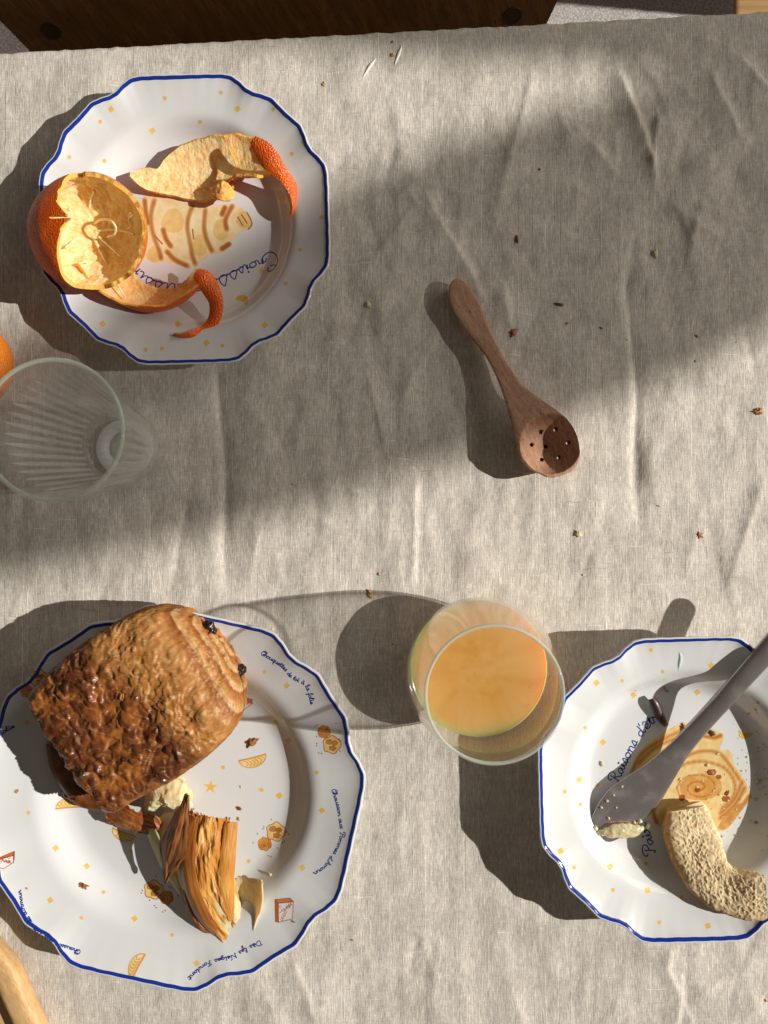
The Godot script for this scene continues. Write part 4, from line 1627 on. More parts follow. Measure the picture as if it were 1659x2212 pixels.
func pith_colours(p: PackedVector3Array, shift := 0.0) -> PackedColorArray:
	var c := PackedColorArray()
	for q in p:
		var f := 0.45 + shift + 0.8 * noise_b.get_noise_3d(q.x * 14000.0, q.y * 14000.0, q.z * 14000.0) + 0.5 * noise_fine.get_noise_3d(q.x * 60000.0, q.y * 60000.0, q.z * 60000.0)
		c.append(PITH_A.lerp(PITH_B, clampf(f, 0.0, 1.0)))
	return c


func peel_strip(root: Node3D, called: String, path: Array, half: Array, curl: Array, roll: Array, nu: int, nv: int, seed_off: float, shift := 0.0, ragged := 0.27) -> void:
	var f := sheet(path, half, curl, roll, nu, nv, 0.0017, 0.0016, ragged, 9.0, seed_off)
	var s := Soup.new()
	s.grid(f[1], nu, nv, false, false, false, skin_colours(f[1]))
	var o := part(called, s, M.orange_skin, root, root.position)
	var i := Soup.new()
	i.grid(f[0], nu, nv, false, false, true, pith_colours(f[0], shift))
	rims(i, f[0], f[1], nu, nv, Color(0.82, 0.40, 0.07))
	part("pith", i, M.pith, o, Vector3.ZERO if root.position == Vector3.ZERO else root.position)


func make_peels() -> void:
	# the cup: most of a tangerine's rind, open to the upper right, with a strip that trails from it
	var mid := spot(191, 500, 0.0400)
	var at := Vector3(mid.x, 0.010, mid.z)
	var o := thing("tangerine_peel", "cupped tangerine peel trailing a curling strip, at the left of the croissant plate", "peel", at, "tangerine peel on the croissant plate")
	var open := [[0, 90], [30, 88], [55, 80], [75, 74], [95, 78], [104, 88], [116, 128], [130, 158], [146, 169], [164, 172], [177, 171], [181, 150], [185, 149], [190, 171], [210, 169], [226, 157], [242, 136], [256, 118], [266, 97], [272, 112], [288, 112], [305, 104], [325, 96], [345, 92], [360, 90]]
	var nu := 220
	var nv := 60
	var inn := PackedVector3Array()
	var out := PackedVector3Array()
	for i in nu:
		var deg := 360.0 * i / nu
		var top := 90.0
		for k in open.size() - 1:
			if deg >= open[k][0] and deg <= open[k + 1][0]:
				top = lerpf(open[k][1], open[k + 1][1], (deg - open[k][0]) / float(open[k + 1][0] - open[k][0]))
		top += 9.0 * noise_b.get_noise_1d(deg * 3.5) + 2.0 * noise_fine.get_noise_1d(deg * 7.0)
		var a := deg_to_rad(deg)
		for j in nv:
			var t := deg_to_rad(top) * j / (nv - 1.0)
			var d := Vector3(sin(t) * cos(a), -cos(t), sin(t) * sin(a))
			var rr := 0.0372 * (1.0 + 0.03 * noise_a.get_noise_3d(d.x * 90.0, d.y * 90.0, d.z * 90.0)) * (1.0 - 0.05 * smoothstep(1.7, 2.6, t))
			var sq := Vector3(d.x, d.y * 0.68, d.z * 0.98)
			out.append(mid + sq * rr)
			var g := 0.0009 * noise_b.get_noise_3d(d.x * 900.0, d.y * 900.0, d.z * 900.0) + 0.0013 * pow(absf(sin(a * 5.0 + 0.8 * noise_a.get_noise_2d(t * 90.0, 5.0))), 0.6) * smoothstep(0.15, 0.8, t)
			g *= 1.0 - smoothstep(0.80, 0.97, j / (nv - 1.0))
			inn.append(mid + sq * (rr - 0.0021 - g - 0.0007))
	var s := Soup.new()
	s.grid(out, nu, nv, true, false, true, skin_colours(out))
	var cup := part("cup", s, M.orange_skin, o, at)
	s = Soup.new()
	s.grid(inn, nu, nv, true, false, false, pith_colours(inn, -0.12))
	var lip := PackedVector3Array()
	for i in nu:
		lip.append(inn[i * nv + nv - 1])
		lip.append(out[i * nv + nv - 1])
	var lc := PackedColorArray()
	lc.resize(nu * 2)
	lc.fill(Color(0.84, 0.45, 0.10))
	s.grid(lip, nu, 2, true, false, false, lc)
	part("pith", s, M.pith, cup, at)
	for q in [[[205, 482, 0.018], [222, 474, 0.028], [240, 478, 0.034], [250, 492, 0.034], [246, 507, 0.028], [232, 512, 0.022]], [[283, 462, 0.038], [279, 474, 0.033], [285, 486, 0.033], [276, 494, 0.029]], [[196, 488, 0.0172], [192, 460, 0.0200], [196, 432, 0.0280], [204, 412, 0.0370]], [[214, 512, 0.0170], [240, 535, 0.0210], [262, 556, 0.0280]], [[206, 500, 0.0170], [238, 496, 0.0195], [270, 500, 0.0270], [290, 506, 0.0350]], [[186, 500, 0.0170], [160, 520, 0.0200], [140, 536, 0.0270]], [[190, 492, 0.0170], [166, 470, 0.0200], [148, 450, 0.0280]], [[202, 512, 0.0168], [218, 545, 0.0195], [240, 585, 0.0185], [258, 622, 0.0165], [272, 645, 0.0150]]]:
		var th := Soup.new()
		var p := tube(rail(q), 0.0010, 0.0006, 24)
		lump(p, 0.0005, 7.0)
		var cc := PackedColorArray()
		cc.resize(p.size())
		cc.fill(Color(0.96, 0.82, 0.50))
		th.grid(p, 24, 6, false, true, false, cc)
		part("pith_strand", th, M.pith, o, at)
	peel_strip(o, "strip", rail([[214, 560, 0.0150], [240, 610, 0.0135], [272, 645, 0.0120], [318, 664, 0.0115], [364, 660, 0.0125], [405, 636, 0.0155], [440, 600, 0.0205]]), [0.0160, 0.0168, 0.0162, 0.0148, 0.0138, 0.0122, 0.0085], [0.95, 1.05, 1.15, 1.25, 1.25, 1.2, 1.0], [0.35, 0.55, 0.75, 0.85, 0.85, 0.8, 0.7], 80, 30, 1.3, 0.1)
	peel_strip(o, "tail", rail([[424, 592, 0.0260], [440, 602, 0.0275], [456, 626, 0.0245], [467, 655, 0.0190], [464, 688, 0.0150], [446, 714, 0.0140], [420, 727, 0.0160], [392, 725, 0.0175], [376, 720, 0.0180]]), [0.0030, 0.0050, 0.0050, 0.0040, 0.0034, 0.0036, 0.0048, 0.0040, 0.0010], [0.4, 0.55, 0.6, 0.6, 0.6, 0.6, 0.5, 0.4, 0.4], [PI, PI, PI, PI, PI, PI + 0.2, PI + 0.8, PI + 1.4, PI + 1.5], 70, 12, 2.1, 0.2, 0.12)
	# the second piece: a curled S-shaped sheet, hollow side up
	var b := spot(450, 370)
	var o2 := thing("tangerine_peel", "curled strip of tangerine peel, pale side up, above the painted croissant", "peel", Vector3(b.x, 0.006, b.z), "tangerine peel on the croissant plate")
	peel_strip(o2, "broad_end", rail([[281, 376, 0.0150], [312, 385, 0.0120], [345, 392, 0.0095], [385, 384, 0.0075], [430, 374, 0.0070], [470, 366, 0.0080], [505, 360, 0.0095]]), [0.0014, 0.0066, 0.0085, 0.0150, 0.0205, 0.0215, 0.0190], [0.2, 0.4, 0.5, 0.65, 0.8, 0.95, 1.1], [-0.1, -0.15, -0.2, -0.25, -0.25, -0.2, -0.1], 84, 44, 3.7, -0.08, 0.11)
	peel_strip(o2, "curled_end", rail([[470, 352, 0.0095], [505, 352, 0.0090], [535, 358, 0.0105], [562, 366, 0.0150], [583, 372, 0.0205]]), [0.0150, 0.0185, 0.0190, 0.0170, 0.0120], [0.8, 1.0, 1.1, 1.15, 1.0], [-0.1, 0.0, 0.1, 0.2, 0.3], 60, 40, 5.1, 0.16, 0.12)
	peel_strip(o2, "tail", rail([[548, 302, 0.0300], [566, 322, 0.0300], [586, 348, 0.0285], [606, 372, 0.0255], [626, 398, 0.0205], [637, 425, 0.0170], [634, 448, 0.0150], [626, 464, 0.0140]]), [0.0020, 0.0052, 0.0060, 0.0038, 0.0036, 0.0048, 0.0046, 0.0012], [0.4, 0.5, 0.5, 0.5, 0.5, 0.45, 0.4, 0.3], [PI - 0.3, PI - 0.35, PI - 0.3, PI - 0.2, PI + 0.3, PI + 1.0, PI + 1.5, PI + 1.6], 70, 14, 6.3, 0.25, 0.1)
	# a bit of flesh left on the pith
	var bit := Soup.new()
	var p := body(rail([[455, 415, 0.0125], [470, 414, 0.0165], [492, 414, 0.0165], [508, 420, 0.0120]]), [0.0004, 0.0062, 0.0060, 0.0004], [0.0003, 0.0022, 0.0022, 0.0003], 40, 24, 2.0)
	lump(p, 0.0016, 4.0)
	var cc := PackedColorArray()
	for q in p:
		cc.append(Color(0.88, 0.42, 0.09).lerp(Color(0.85, 0.50, 0.16), 0.5 + noise_b.get_noise_3d(q.x * 30000.0, q.y * 30000.0, q.z * 30000.0)))
	bit.grid(p, 40, 24, false, true, false, cc)
	part("flap", bit, M.pith, o2, o2.position)


# ------------------------------------------------------------------ the puff pastry loaf
const GLAZED := Color(0.105, 0.026, 0.005)
const BAKED := Color(0.31, 0.102, 0.019)
const GOLD := Color(0.46, 0.205, 0.053)
const PALE := Color(0.62, 0.42, 0.19)


func make_pastry() -> void:
	var mid := spot(279, 1536, 0.046)
	var at := Vector3(mid.x, 0.006, mid.z)
	var ax := Vector3(0.825, 0, -0.565).normalized()     # the roll's axis
	var sx := Vector3(0.565, 0, 0.825).normalized()
	var o := thing("pastry", "golden brown glazed puff pastry loaf with raisins on the dinner plate", "pastry", at)
	var rows := []      # [along the axis in mm, share of the full section, how far along the end's face]
	for e in [[-49.5, 0.0], [-49.8, 0.15], [-50.0, 0.3], [-50.2, 0.45], [-50.4, 0.6], [-50.2, 0.72], [-49.6, 0.82], [-48.6, 0.89]]:
		rows.append([e[0], e[1], 1.0])
	var x := -47.6
	while x < 37.5:
		rows.append([x, 0.945 + 0.055 * smoothstep(-47.6, -40.0, x), 0.0])
		x += 0.62
	for k in 46:
		var f := k / 45.0
		rows.append([38.0 + 33.0 * sin(f * PI / 2.0) - 2.0 * f, cos(f * PI / 2.0) * 0.93 + 0.07 * (1.0 - f), f])
	var nv := 340
	var ring := section(5.2, nv, 0.54)
	var coat := Image.create(rows.size(), nv, false, Image.FORMAT_L8)
	var pts := PackedVector3Array()
	var col := PackedColorArray()
	for ri in rows.size():
		var r: Array = rows[ri]
		for j in nv:
			var cx := ring[j].x
			var cy := ring[j].y
			var a := atan2(cy, cx)
			var along: float = r[0] * 0.001
			var end: float = r[2] if r[0] > 0.0 else 0.0
			var f: float = r[1]
			var wide := 0.0495 * (1.0 + 0.04 * sin(along * 60.0 + 1.0))
			var tall := 0.0250 * (1.0 - 0.10 * smoothstep(0.0, -0.046, along))
			var y0 := 0.0252 - 0.004 * end
			var q := at + ax * along + sx * (cx * wide * f) + Vector3.UP * (y0 + cy * tall * f)
			var n := (sx * signf(cx) * pow(absf(cx), 3.2) / wide + Vector3.UP * signf(cy) * pow(absf(cy), 3.2) / tall).normalized()
			if end > 0.0:
				n = (n * (1.0 - end) + ax * end).normalized()
			elif r[0] < -47.0:
				n = (n * f - ax * (1.0 - f) * 1.5).normalized()
			var l := Vector3((q - at).dot(ax), (q - at).dot(sx), q.y)
			var on_top := smoothstep(0.25, 0.8, n.y) * (1.0 - end)
			# blistered leaves of crust
			var wx := l.x + 0.0075 * noise_a.get_noise_2d(l.x * 4500.0, l.y * 4500.0)
			var wy := l.y + 0.0075 * noise_a.get_noise_2d(l.x * 4500.0 + 300.0, l.y * 4500.0)
			var c1 := noise_cell.get_noise_3d(wx * 13500.0, wy * 10500.0, l.z * 9000.0)        # about -1 at a blister's middle, 0 at its edge
			var c2 := noise_cell.get_noise_3d(wx * 27000.0 + 40.0, wy * 22000.0, l.z * 22000.0)
			var blister := clampf(-c1, 0.0, 1.0)
			var small := clampf(-c2, 0.0, 1.0)
			var soft := noise_a.get_noise_3d(l.x * 1800.0, l.y * 1800.0, l.z * 1800.0)
			var fine := noise_b.get_noise_3d(l.x * 26000.0, l.y * 20000.0, l.z * 32000.0)
			# where the glaze ran: the lower left of the top; the upper right stayed dry and pale
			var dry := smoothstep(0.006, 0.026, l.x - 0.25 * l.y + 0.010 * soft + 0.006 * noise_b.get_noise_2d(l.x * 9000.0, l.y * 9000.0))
			var amp := lerpf(0.0027, 0.0015, dry) * on_top * clampf(0.75 + 1.6 * noise_a.get_noise_2d(l.x * 4200.0 + 90.0, l.y * 4200.0), 0.15, 1.5) + 0.0004
			var side := (1.0 - on_top) * (1.0 - end)
			var tn := 3.4 * (noise_a.get_noise_2d(l.x * 3000.0 + 77.0, l.y * 4200.0) + 1.0) + 0.5 * soft
			var fr := tn - floorf(tn)
			var terrace := (floorf(tn) + smoothstep(0.0, 0.10, fr)) / 3.4 - 1.0
			var lip := smoothstep(0.16, 0.05, absf(fr - 0.12)) * on_top
			var d := amp * (blister * 1.1 - 0.45) + amp * 0.15 * (small - 0.4) + 0.00035 * fine + 0.0016 * soft
			d += on_top * 0.0024 * terrace
			d += side * 0.0007 * sin(l.z * 2600.0 + 5.0 * soft)
			if end > 0.0:
				var ang := a / TAU
				var coil := fposmod(f * 4.6 + ang + 0.16 * soft, 1.0)
				d += end * (0.0030 * (coil - 0.5) * smoothstep(0.0, 0.12, coil) * (1.0 - smoothstep(0.75, 1.0, coil) * 1.2) + 0.0011 * fine)
				d += end * 0.0007 * sin(f * 60.0 + 8.0 * soft)
			pts.append(q + n * d)
			var shiny := (1.0 - dry * 0.9) * on_top + 0.10
			coat.set_pixel(ri, j, Color(shiny, shiny, shiny))
			# colour
			var g := clampf(0.5 + 0.9 * soft + 0.5 * fine, 0.0, 1.0)
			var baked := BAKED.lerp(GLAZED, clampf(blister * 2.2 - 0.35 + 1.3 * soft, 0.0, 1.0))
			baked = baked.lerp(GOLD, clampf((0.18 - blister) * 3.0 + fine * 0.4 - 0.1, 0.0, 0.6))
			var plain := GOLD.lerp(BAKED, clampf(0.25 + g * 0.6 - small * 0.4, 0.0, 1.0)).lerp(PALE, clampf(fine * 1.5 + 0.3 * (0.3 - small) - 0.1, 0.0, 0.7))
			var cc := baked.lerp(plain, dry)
			cc = cc.lerp(PALE, lip * (0.22 + 0.33 * dry) * clampf(0.5 + 2.0 * fine, 0.0, 1.0))
			cc = cc.lerp(GOLD.lerp(BAKED, clampf(0.5 + 0.8 * sin(l.z * 1500.0 + 4.0 * soft) * 0.5 + fine, 0.0, 1.0)), side * 0.85)
			if end > 0.0:
				var coil2 := fposmod(f * 4.6 + a / TAU + 0.16 * soft, 1.0)
				var ec := BAKED.lerp(GOLD, smoothstep(0.1, 0.6, coil2)).lerp(PALE, smoothstep(0.55, 0.95, coil2) * 0.7).lerp(GLAZED, clampf(0.35 * fine + 0.1, 0.0, 0.4))
				cc = cc.lerp(ec, smoothstep(0.05, 0.35, end))
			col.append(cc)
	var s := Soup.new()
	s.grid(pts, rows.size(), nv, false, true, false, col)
	var crust: StandardMaterial3D = M.crust.duplicate()
	crust.clearcoat = 0.6
	crust.clearcoat_texture = tex(coat)
	crust.roughness = 0.55
	crust.metallic_specular = 0.42
	part("crust", s, crust, o, at)
	# torn edge of the top sheet along the coiled end, and loose leaves of crust
	var r2 := RandomNumberGenerator.new()
	r2.seed = 21
	for k in 9:
		var v := r2.randf_range(-0.040, 0.040)
		var c := at + ax * (0.0375 + r2.randf_range(-0.002, 0.003)) + sx * v + Vector3.UP * (0.0505 - 0.010 * pow(absf(v) / 0.044, 3.0))
		leaf(o, c, ax.rotated(Vector3.UP, r2.randf_range(-1.1, 1.1)), r2.randf_range(0.002, 0.006), r2.randf_range(0.003, 0.005), r2.randf_range(-0.5, -0.1), GOLD.lerp(PALE, r2.randf() * 0.7), k, M.flake)
	for k in 5:
		var u := r2.randf_range(-0.040, 0.034)
		var v := r2.randf_range(-0.040, 0.042)
		var top := 0.0512 - 0.008 * pow(absf(v) / 0.0465, 4.0) - 0.004 * smoothstep(0.0, -0.046, u)
		var c := at + ax * u + sx * v + Vector3.UP * top
		var dry := smoothstep(0.0, 0.03, u - 0.25 * v)
		leaf(o, c, ax.rotated(Vector3.UP, r2.randf() * TAU), r2.randf_range(0.0012, 0.0030), r2.randf_range(0.0008, 0.0022), r2.randf_range(-0.8, 0.8), BAKED.lerp(GOLD, r2.randf()).lerp(PALE, r2.randf() * 0.5 * dry), k + 40, M.flake)
	# raisins
	for q in [[450, 1352, 0.034, 0.0046, 0.0038], [457, 1364, 0.034, 0.0034, 0.0034], [506, 1450, 0.0295, 0.0068, 0.0040], [518, 1447, 0.0270, 0.0044, 0.0038], [158, 1716, 0.0100, 0.0085, 0.0040], [177, 1728, 0.0090, 0.0070, 0.0036]]:
		var c := spot(q[0], q[1], q[2])
		var d := Vector3(1, 0, 0.35).normalized()
		var p := body([c - d * q[3], c - d * q[3] * 0.5, c, c + d * q[3] * 0.6, c + d * q[3]], [0.0002, q[4] * 0.8, q[4], q[4] * 0.85, 0.0002], [0.0002, q[4] * 0.8, q[4], q[4] * 0.8, 0.0002], 40, 30, 2.0)
		for k in p.size():
			var w := (p[k] - c)
			var g := noise_cell.get_noise_3d(p[k].x * 30000.0, p[k].y * 30000.0, p[k].z * 30000.0)
			p[k] += w.normalized() * 0.0016 * (-g - 0.5)
		var cc := PackedColorArray()
		for e in p:
			cc.append(Color(0.012, 0.008, 0.010).lerp(Color(0.05, 0.018, 0.015), clampf(0.4 + noise_b.get_noise_3d(e.x * 30000.0, e.y * 30000.0, e.z * 30000.0), 0.0, 1.0)))
		var rs := Soup.new()
		rs.grid(p, 40, 30, false, true, false, cc)
		part("raisin", rs, M.raisin, o, at)
	# the lower leaf that peeps out at the left
	var under := sheet(rail([[112, 1606, 0.020], [126, 1646, 0.018], [150, 1688, 0.015], [180, 1722, 0.012], [215, 1738, 0.012]]), [0.004, 0.0065, 0.0070, 0.0065, 0.004], [0.6, 0.9, 1.0, 0.9, 0.6], [PI, PI + 0.2, PI + 0.3, PI + 0.3, PI], 50, 16, 0.0012, 0.001, 0.12, 9.0, 8.2)
	var us := Soup.new()
	var uc := PackedColorArray()
	for e in under[1]:
		uc.append(GLAZED.lerp(BAKED, clampf(0.5 + noise_b.get_noise_3d(e.x * 12000.0, e.y * 12000.0, e.z * 12000.0), 0.0, 1.0)) * 0.8)
	us.grid(under[1], 50, 16, false, false, false, uc)
	us.grid(under[0], 50, 16, false, false, true, uc)
	rims(us, under[0], under[1], 50, 16, BAKED)
	part("lower_leaf", us, M.crust, o, at)


func leaf(root: Node3D, c: Vector3, dir: Vector3, long: float, wide: float, bend: float, colour: Color, seed_no: int, m: Material) -> void:   # a loose flake of pastry, ragged and bent
	var nu := 9
	var nv := 7
	var half := [wide * 0.25, wide * 0.8, wide, wide * 0.85, wide * 0.3]
	var path := [c - dir * long, c - dir * long * 0.5 + Vector3.UP * long * 0.06, c + Vector3.UP * long * 0.10, c + dir * long * 0.5 + Vector3.UP * long * 0.08, c + dir * long + Vector3.UP * bend * long * 0.2]
	var f := sheet(path, half, [bend, bend], [0.0, 0.0], nu, nv, 0.0004, 0.0003, 0.35, 40.0, seed_no * 1.37)
	var cc := PackedColorArray()
	for q in f[0]:
		cc.append(colour.lerp(PALE, clampf(noise_fine.get_noise_3d(q.x * 60000.0, q.y * 60000.0, q.z * 60000.0), 0.0, 0.4)))
	var s := Soup.new()
	s.grid(f[0], nu, nv, false, false, true, cc)
	s.grid(f[1], nu, nv, false, false, false, cc)
	rims(s, f[0], f[1], nu, nv, colour.lerp(PALE, 0.35))
	part("crust_flake", s, m, root, root.position)


# ------------------------------------------------------------------ the torn croissant end
func croissant_layer(root: Node3D, called: String, path: Array, half: Array, curl: Array, roll: Array, c1: Color, c2: Color, seed_off: float, ribs := 0.0, ragged := 0.12, m: Material = null, nu := 72, nv := 26, thick := 0.0009, rough := 0.0009) -> void:
	var f := sheet(rail(path), half, curl, roll, nu, nv, thick, rough, ragged, 12.0, seed_off)
	var col := PackedColorArray()
	for i in nu:
		for j in nv:
			var k := i * nv + j
			var s := 2.0 * j / (nv - 1) - 1.0
			var q: Vector3 = f[0][k]
			var w := noise_b.get_noise_2d(i * 3.2 + seed_off * 100.0, s * 85.0)
			if ribs > 0.0:
				var d: float = ribs * (1.1 * noise_a.get_noise_2d(i * 3.0 + seed_off * 77.0, s * 120.0) + 0.25 * noise_fine.get_noise_2d(i * 2.0, s * 700.0 + seed_off * 70.0))
				f[0][k] += Vector3.UP * d
				f[1][k] += Vector3.UP * d
			var g := clampf(0.5 + 0.8 * w + 0.15 * noise_fine.get_noise_2d(i * 3.0, s * 400.0), 0.0, 1.0)
			col.append(c1.lerp(c2, g))
	var s2 := Soup.new()
	s2.grid(f[0], nu, nv, false, false, true, col)
	s2.grid(f[1], nu, nv, false, false, false, col)
	rims(s2, f[0], f[1], nu, nv, c2.lerp(PALE, 0.5))
	part(called, s2, m if m else M.flake, root, root.position)


func laminated(root: Node3D, path: Array, half: Array, tones: Array) -> void:   # the outside of the croissant: thin sheets overlapping in steps along its length
	var nu := 150
	var nv := 130
	var f := sheet(path, half, [0.85, 1.0, 1.0, 0.9], [PI - 0.05, PI, PI + 0.1], nu, nv, 0.0012, 0.0010, 0.10, 9.0, 4.4)
	var col := PackedColorArray()
	for i in nu:
		var u := i / (nu - 1.0)
		for j in nv:
			var k := i * nv + j
			var s := 2.0 * j / (nv - 1) - 1.0
			var w := s * 2.6 + 1.15 * noise_a.get_noise_2d(u * 230.0, s * 70.0) + 0.55 * u + 0.20 * noise_b.get_noise_2d(u * 420.0, s * 140.0)
			var step := fposmod(w, 1.0)
			var sheet_no := floorf(w)
			var vary := 0.5 + 0.5 * noise_a.get_noise_2d(u * 160.0 + 400.0, sheet_no * 300.0)
			var d := 0.0006 * vary * (smoothstep(0.0, 0.14, step) * (1.0 - step) - 0.3)
			d += 0.0005 * noise_fine.get_noise_2d(u * 120.0, s * 420.0) + 0.0026 * noise_a.get_noise_2d(u * 300.0 + 50.0, s * 210.0) + 0.0004 * noise_b.get_noise_2d(u * 1500.0, s * 1900.0)
			f[0][k] += Vector3.UP * d
			f[1][k] += Vector3.UP * d
			if i < 8:
				var back := (8 - i) / 8.0 * 0.0030 * noise_a.get_noise_2d(sheet_no * 37.0, s * 160.0)
				f[0][k].z += back
				f[1][k].z += back
			var n := noise_b.get_noise_2d(u * 240.0, s * 330.0 + 30.0)
			var streak := noise_fine.get_noise_2d(u * 90.0, s * 900.0)
			# brown on the left flank, amber along the ridge, yellow where the sheets end
			var side := clampf(0.45 + 0.40 * s + 0.28 * sin(s * 6.5 + 1.2 * n + 2.0 * u) + 0.40 * n + 0.10 * streak, 0.0, 1.0)
			var c: Color = tones[1].lerp(tones[0], smoothstep(0.0, 0.42, side)).lerp(tones[2], smoothstep(0.38, 0.9, side))
			c = c.lerp(tones[1], clampf(0.30 - 3.4 * step + 0.4 * n, 0.0, 0.3))
			c = c.lerp(tones[3], clampf(step * 1.8 - 1.6 + 0.8 * n, 0.0, 0.4))
			c = c.lerp(tones[3], smoothstep(0.80, 1.0, u + 0.14 * n + 0.06 * s) * 0.75)
			col.append(c)
	var m := Soup.new()
	m.grid(f[0], nu, nv, false, false, true, col)
	m.grid(f[1], nu, nv, false, false, false, col)
	rims(m, f[0], f[1], nu, nv, tones[3])
	part("laminated_crust", m, M.flake, root, root.position)


func make_croissant() -> void:
	var b := spot(430, 1880)
	var o := thing("croissant_piece", "torn flaky croissant end with orange brown layers and pale inside", "croissant", Vector3(b.x, 0.006, b.z))
	var cream := Color(0.82, 0.64, 0.34)
	var pale := Color(0.90, 0.76, 0.47)
	var amber := Color(0.56, 0.215, 0.036)
	var rust := Color(0.31, 0.090, 0.017)
	var gold := Color(0.70, 0.37, 0.080)
	# soft inside
	var s := Soup.new()
	var p := body(rail([[352, 1762, 0.011], [375, 1790, 0.014], [420, 1850, 0.018], [455, 1920, 0.018], [486, 1985, 0.015], [515, 2035, 0.010]]), [0.004, 0.0115, 0.0150, 0.0145, 0.0115, 0.004], [0.003, 0.006, 0.0080, 0.0075, 0.0050, 0.002], 70, 40, 2.4)
	lump(p, 0.0022, 2.0)
	var cc := PackedColorArray()
	for q in p:
		cc.append(cream.lerp(pale, clampf(0.5 + noise_b.get_noise_3d(q.x * 9000.0, q.y * 9000.0, q.z * 9000.0), 0.0, 1.0)))
	s.grid(p, 70, 40, false, true, false, cc)
	part("soft_inside", s, M.dough, o, o.position)
	croissant_layer(o, "pastry_layer", [[322, 1790, 0.016], [340, 1830, 0.015], [362, 1880, 0.015], [392, 1930, 0.014]], [0.004, 0.007, 0.006, 0.002], [0.5, 0.6], [PI - 0.6, PI - 0.5], pale, cream, 1.1, 0.0004, 0.1, M.dough)
	laminated(o, rail([[446, 1762, 0.0265], [438, 1800, 0.0275], [434, 1850, 0.0285], [438, 1910, 0.0275], [456, 1965, 0.0240], [486, 2016, 0.0190], [516, 2056, 0.0135]]), [0.0155, 0.0182, 0.0210, 0.0208, 0.0190, 0.0155, 0.0095], [amber, rust, gold, pale])
	croissant_layer(o, "pastry_layer", [[418, 1762, 0.0290], [404, 1825, 0.0305], [408, 1905, 0.0295], [438, 1980, 0.0250], [482, 2030, 0.0180]], [0.0040, 0.0058, 0.0064, 0.0060, 0.0030], [0.4, 0.5, 0.5], [PI - 0.35, PI - 0.40, PI - 0.3], amber, rust, 2.3, 0.0003, 0.14, M.crust, 90, 30, 0.0007, 0.0016)
	croissant_layer(o, "pastry_layer", [[500, 1776, 0.0240], [493, 1850, 0.0260], [488, 1920, 0.0250], [500, 1988, 0.0200]], [0.0040, 0.0052, 0.0054, 0.0020], [0.5, 0.6, 0.5], [PI + 0.3, PI + 0.4, PI + 0.3], amber, gold, 6.6, 0.0004, 0.20, M.flake, 90, 30, 0.0007, 0.0018)
	# the dark pointed fold
	croissant_layer(o, "pointed_fold", [[404, 1716, 0.0400], [398, 1745, 0.0385], [384, 1790, 0.0345], [370, 1840, 0.0295], [361, 1885, 0.0240], [357, 1908, 0.0205]], [0.0014, 0.0030, 0.0072, 0.0088, 0.0040, 0.0006], [1.2, 1.0, 0.5, 0.35, 0.4], [PI - 0.2, PI - 0.2, PI - 0.3, PI - 0.3], Color(0.40, 0.17, 0.050), Color(0.22, 0.075, 0.028), 11.9, 0.0012, 0.42, M.flake, 90, 34, 0.0008, 0.0042)
	# pale leaf at the lower right
	croissant_layer(o, "pale_leaf", [[526, 1896, 0.0150], [532, 1928, 0.0140], [526, 1975, 0.0125], [518, 2022, 0.0110], [514, 2062, 0.0105]], [0.0165, 0.0155, 0.0125, 0.0100, 0.0080], [0.7, 0.8, 0.8, 0.7], [-0.25, -0.30, -0.35, -0.3], pale, Color(0.93, 0.82, 0.55), 13.0, 0.0008, 0.22, M.dough, 90, 40, 0.0009, 0.0026)
	# the brown curl at the upper left
	croissant_layer(o, "brown_curl", [[228, 1752, 0.0145], [252, 1762, 0.0170], [282, 1772, 0.0185], [312, 1782, 0.0180], [338, 1795, 0.0150]], [0.0080, 0.0095, 0.0105, 0.0100, 0.0070], [0.4, 0.5, 0.5, 0.5], [PI - 0.1, PI - 0.25, PI - 0.2], Color(0.42, 0.16, 0.040), rust, 16.8, 0.0012, 0.50, null, 90, 34, 0.0008, 0.0050)
	# pale dough beside the loaf
	s = Soup.new()
	p = body(rail([[322, 1742, 0.0120], [340, 1720, 0.0150], [364, 1712, 0.0165], [388, 1728, 0.0150], [400, 1752, 0.0110]]), [0.003, 0.0080, 0.0100, 0.0090, 0.003], [0.003, 0.0050, 0.0060, 0.0050, 0.003], 70, 50, 2.2)
	lump(p, 0.0032, 1.9)
	lump(p, 0.0007, 6.0)
	cc = PackedColorArray()
	for q in p:
		cc.append(cream.lerp(Color(0.88, 0.78, 0.50), clampf(0.5 + noise_b.get_noise_3d(q.x * 9000.0, q.y * 9000.0, q.z * 9000.0), 0.0, 1.0)))
	s.grid(p, 70, 50, false, true, false, cc)
	part("soft_inside", s, M.dough, o, o.position)
	croissant_layer(o, "pale_leaf", [[335, 1695, 0.0060], [362, 1690, 0.0075], [385, 1686, 0.0070], [398, 1692, 0.0055]], [0.003, 0.0045, 0.0040, 0.001], [0.3, 0.4], [PI, PI], pale, cream, 19.0, 0.0003, 0.25, M.dough)


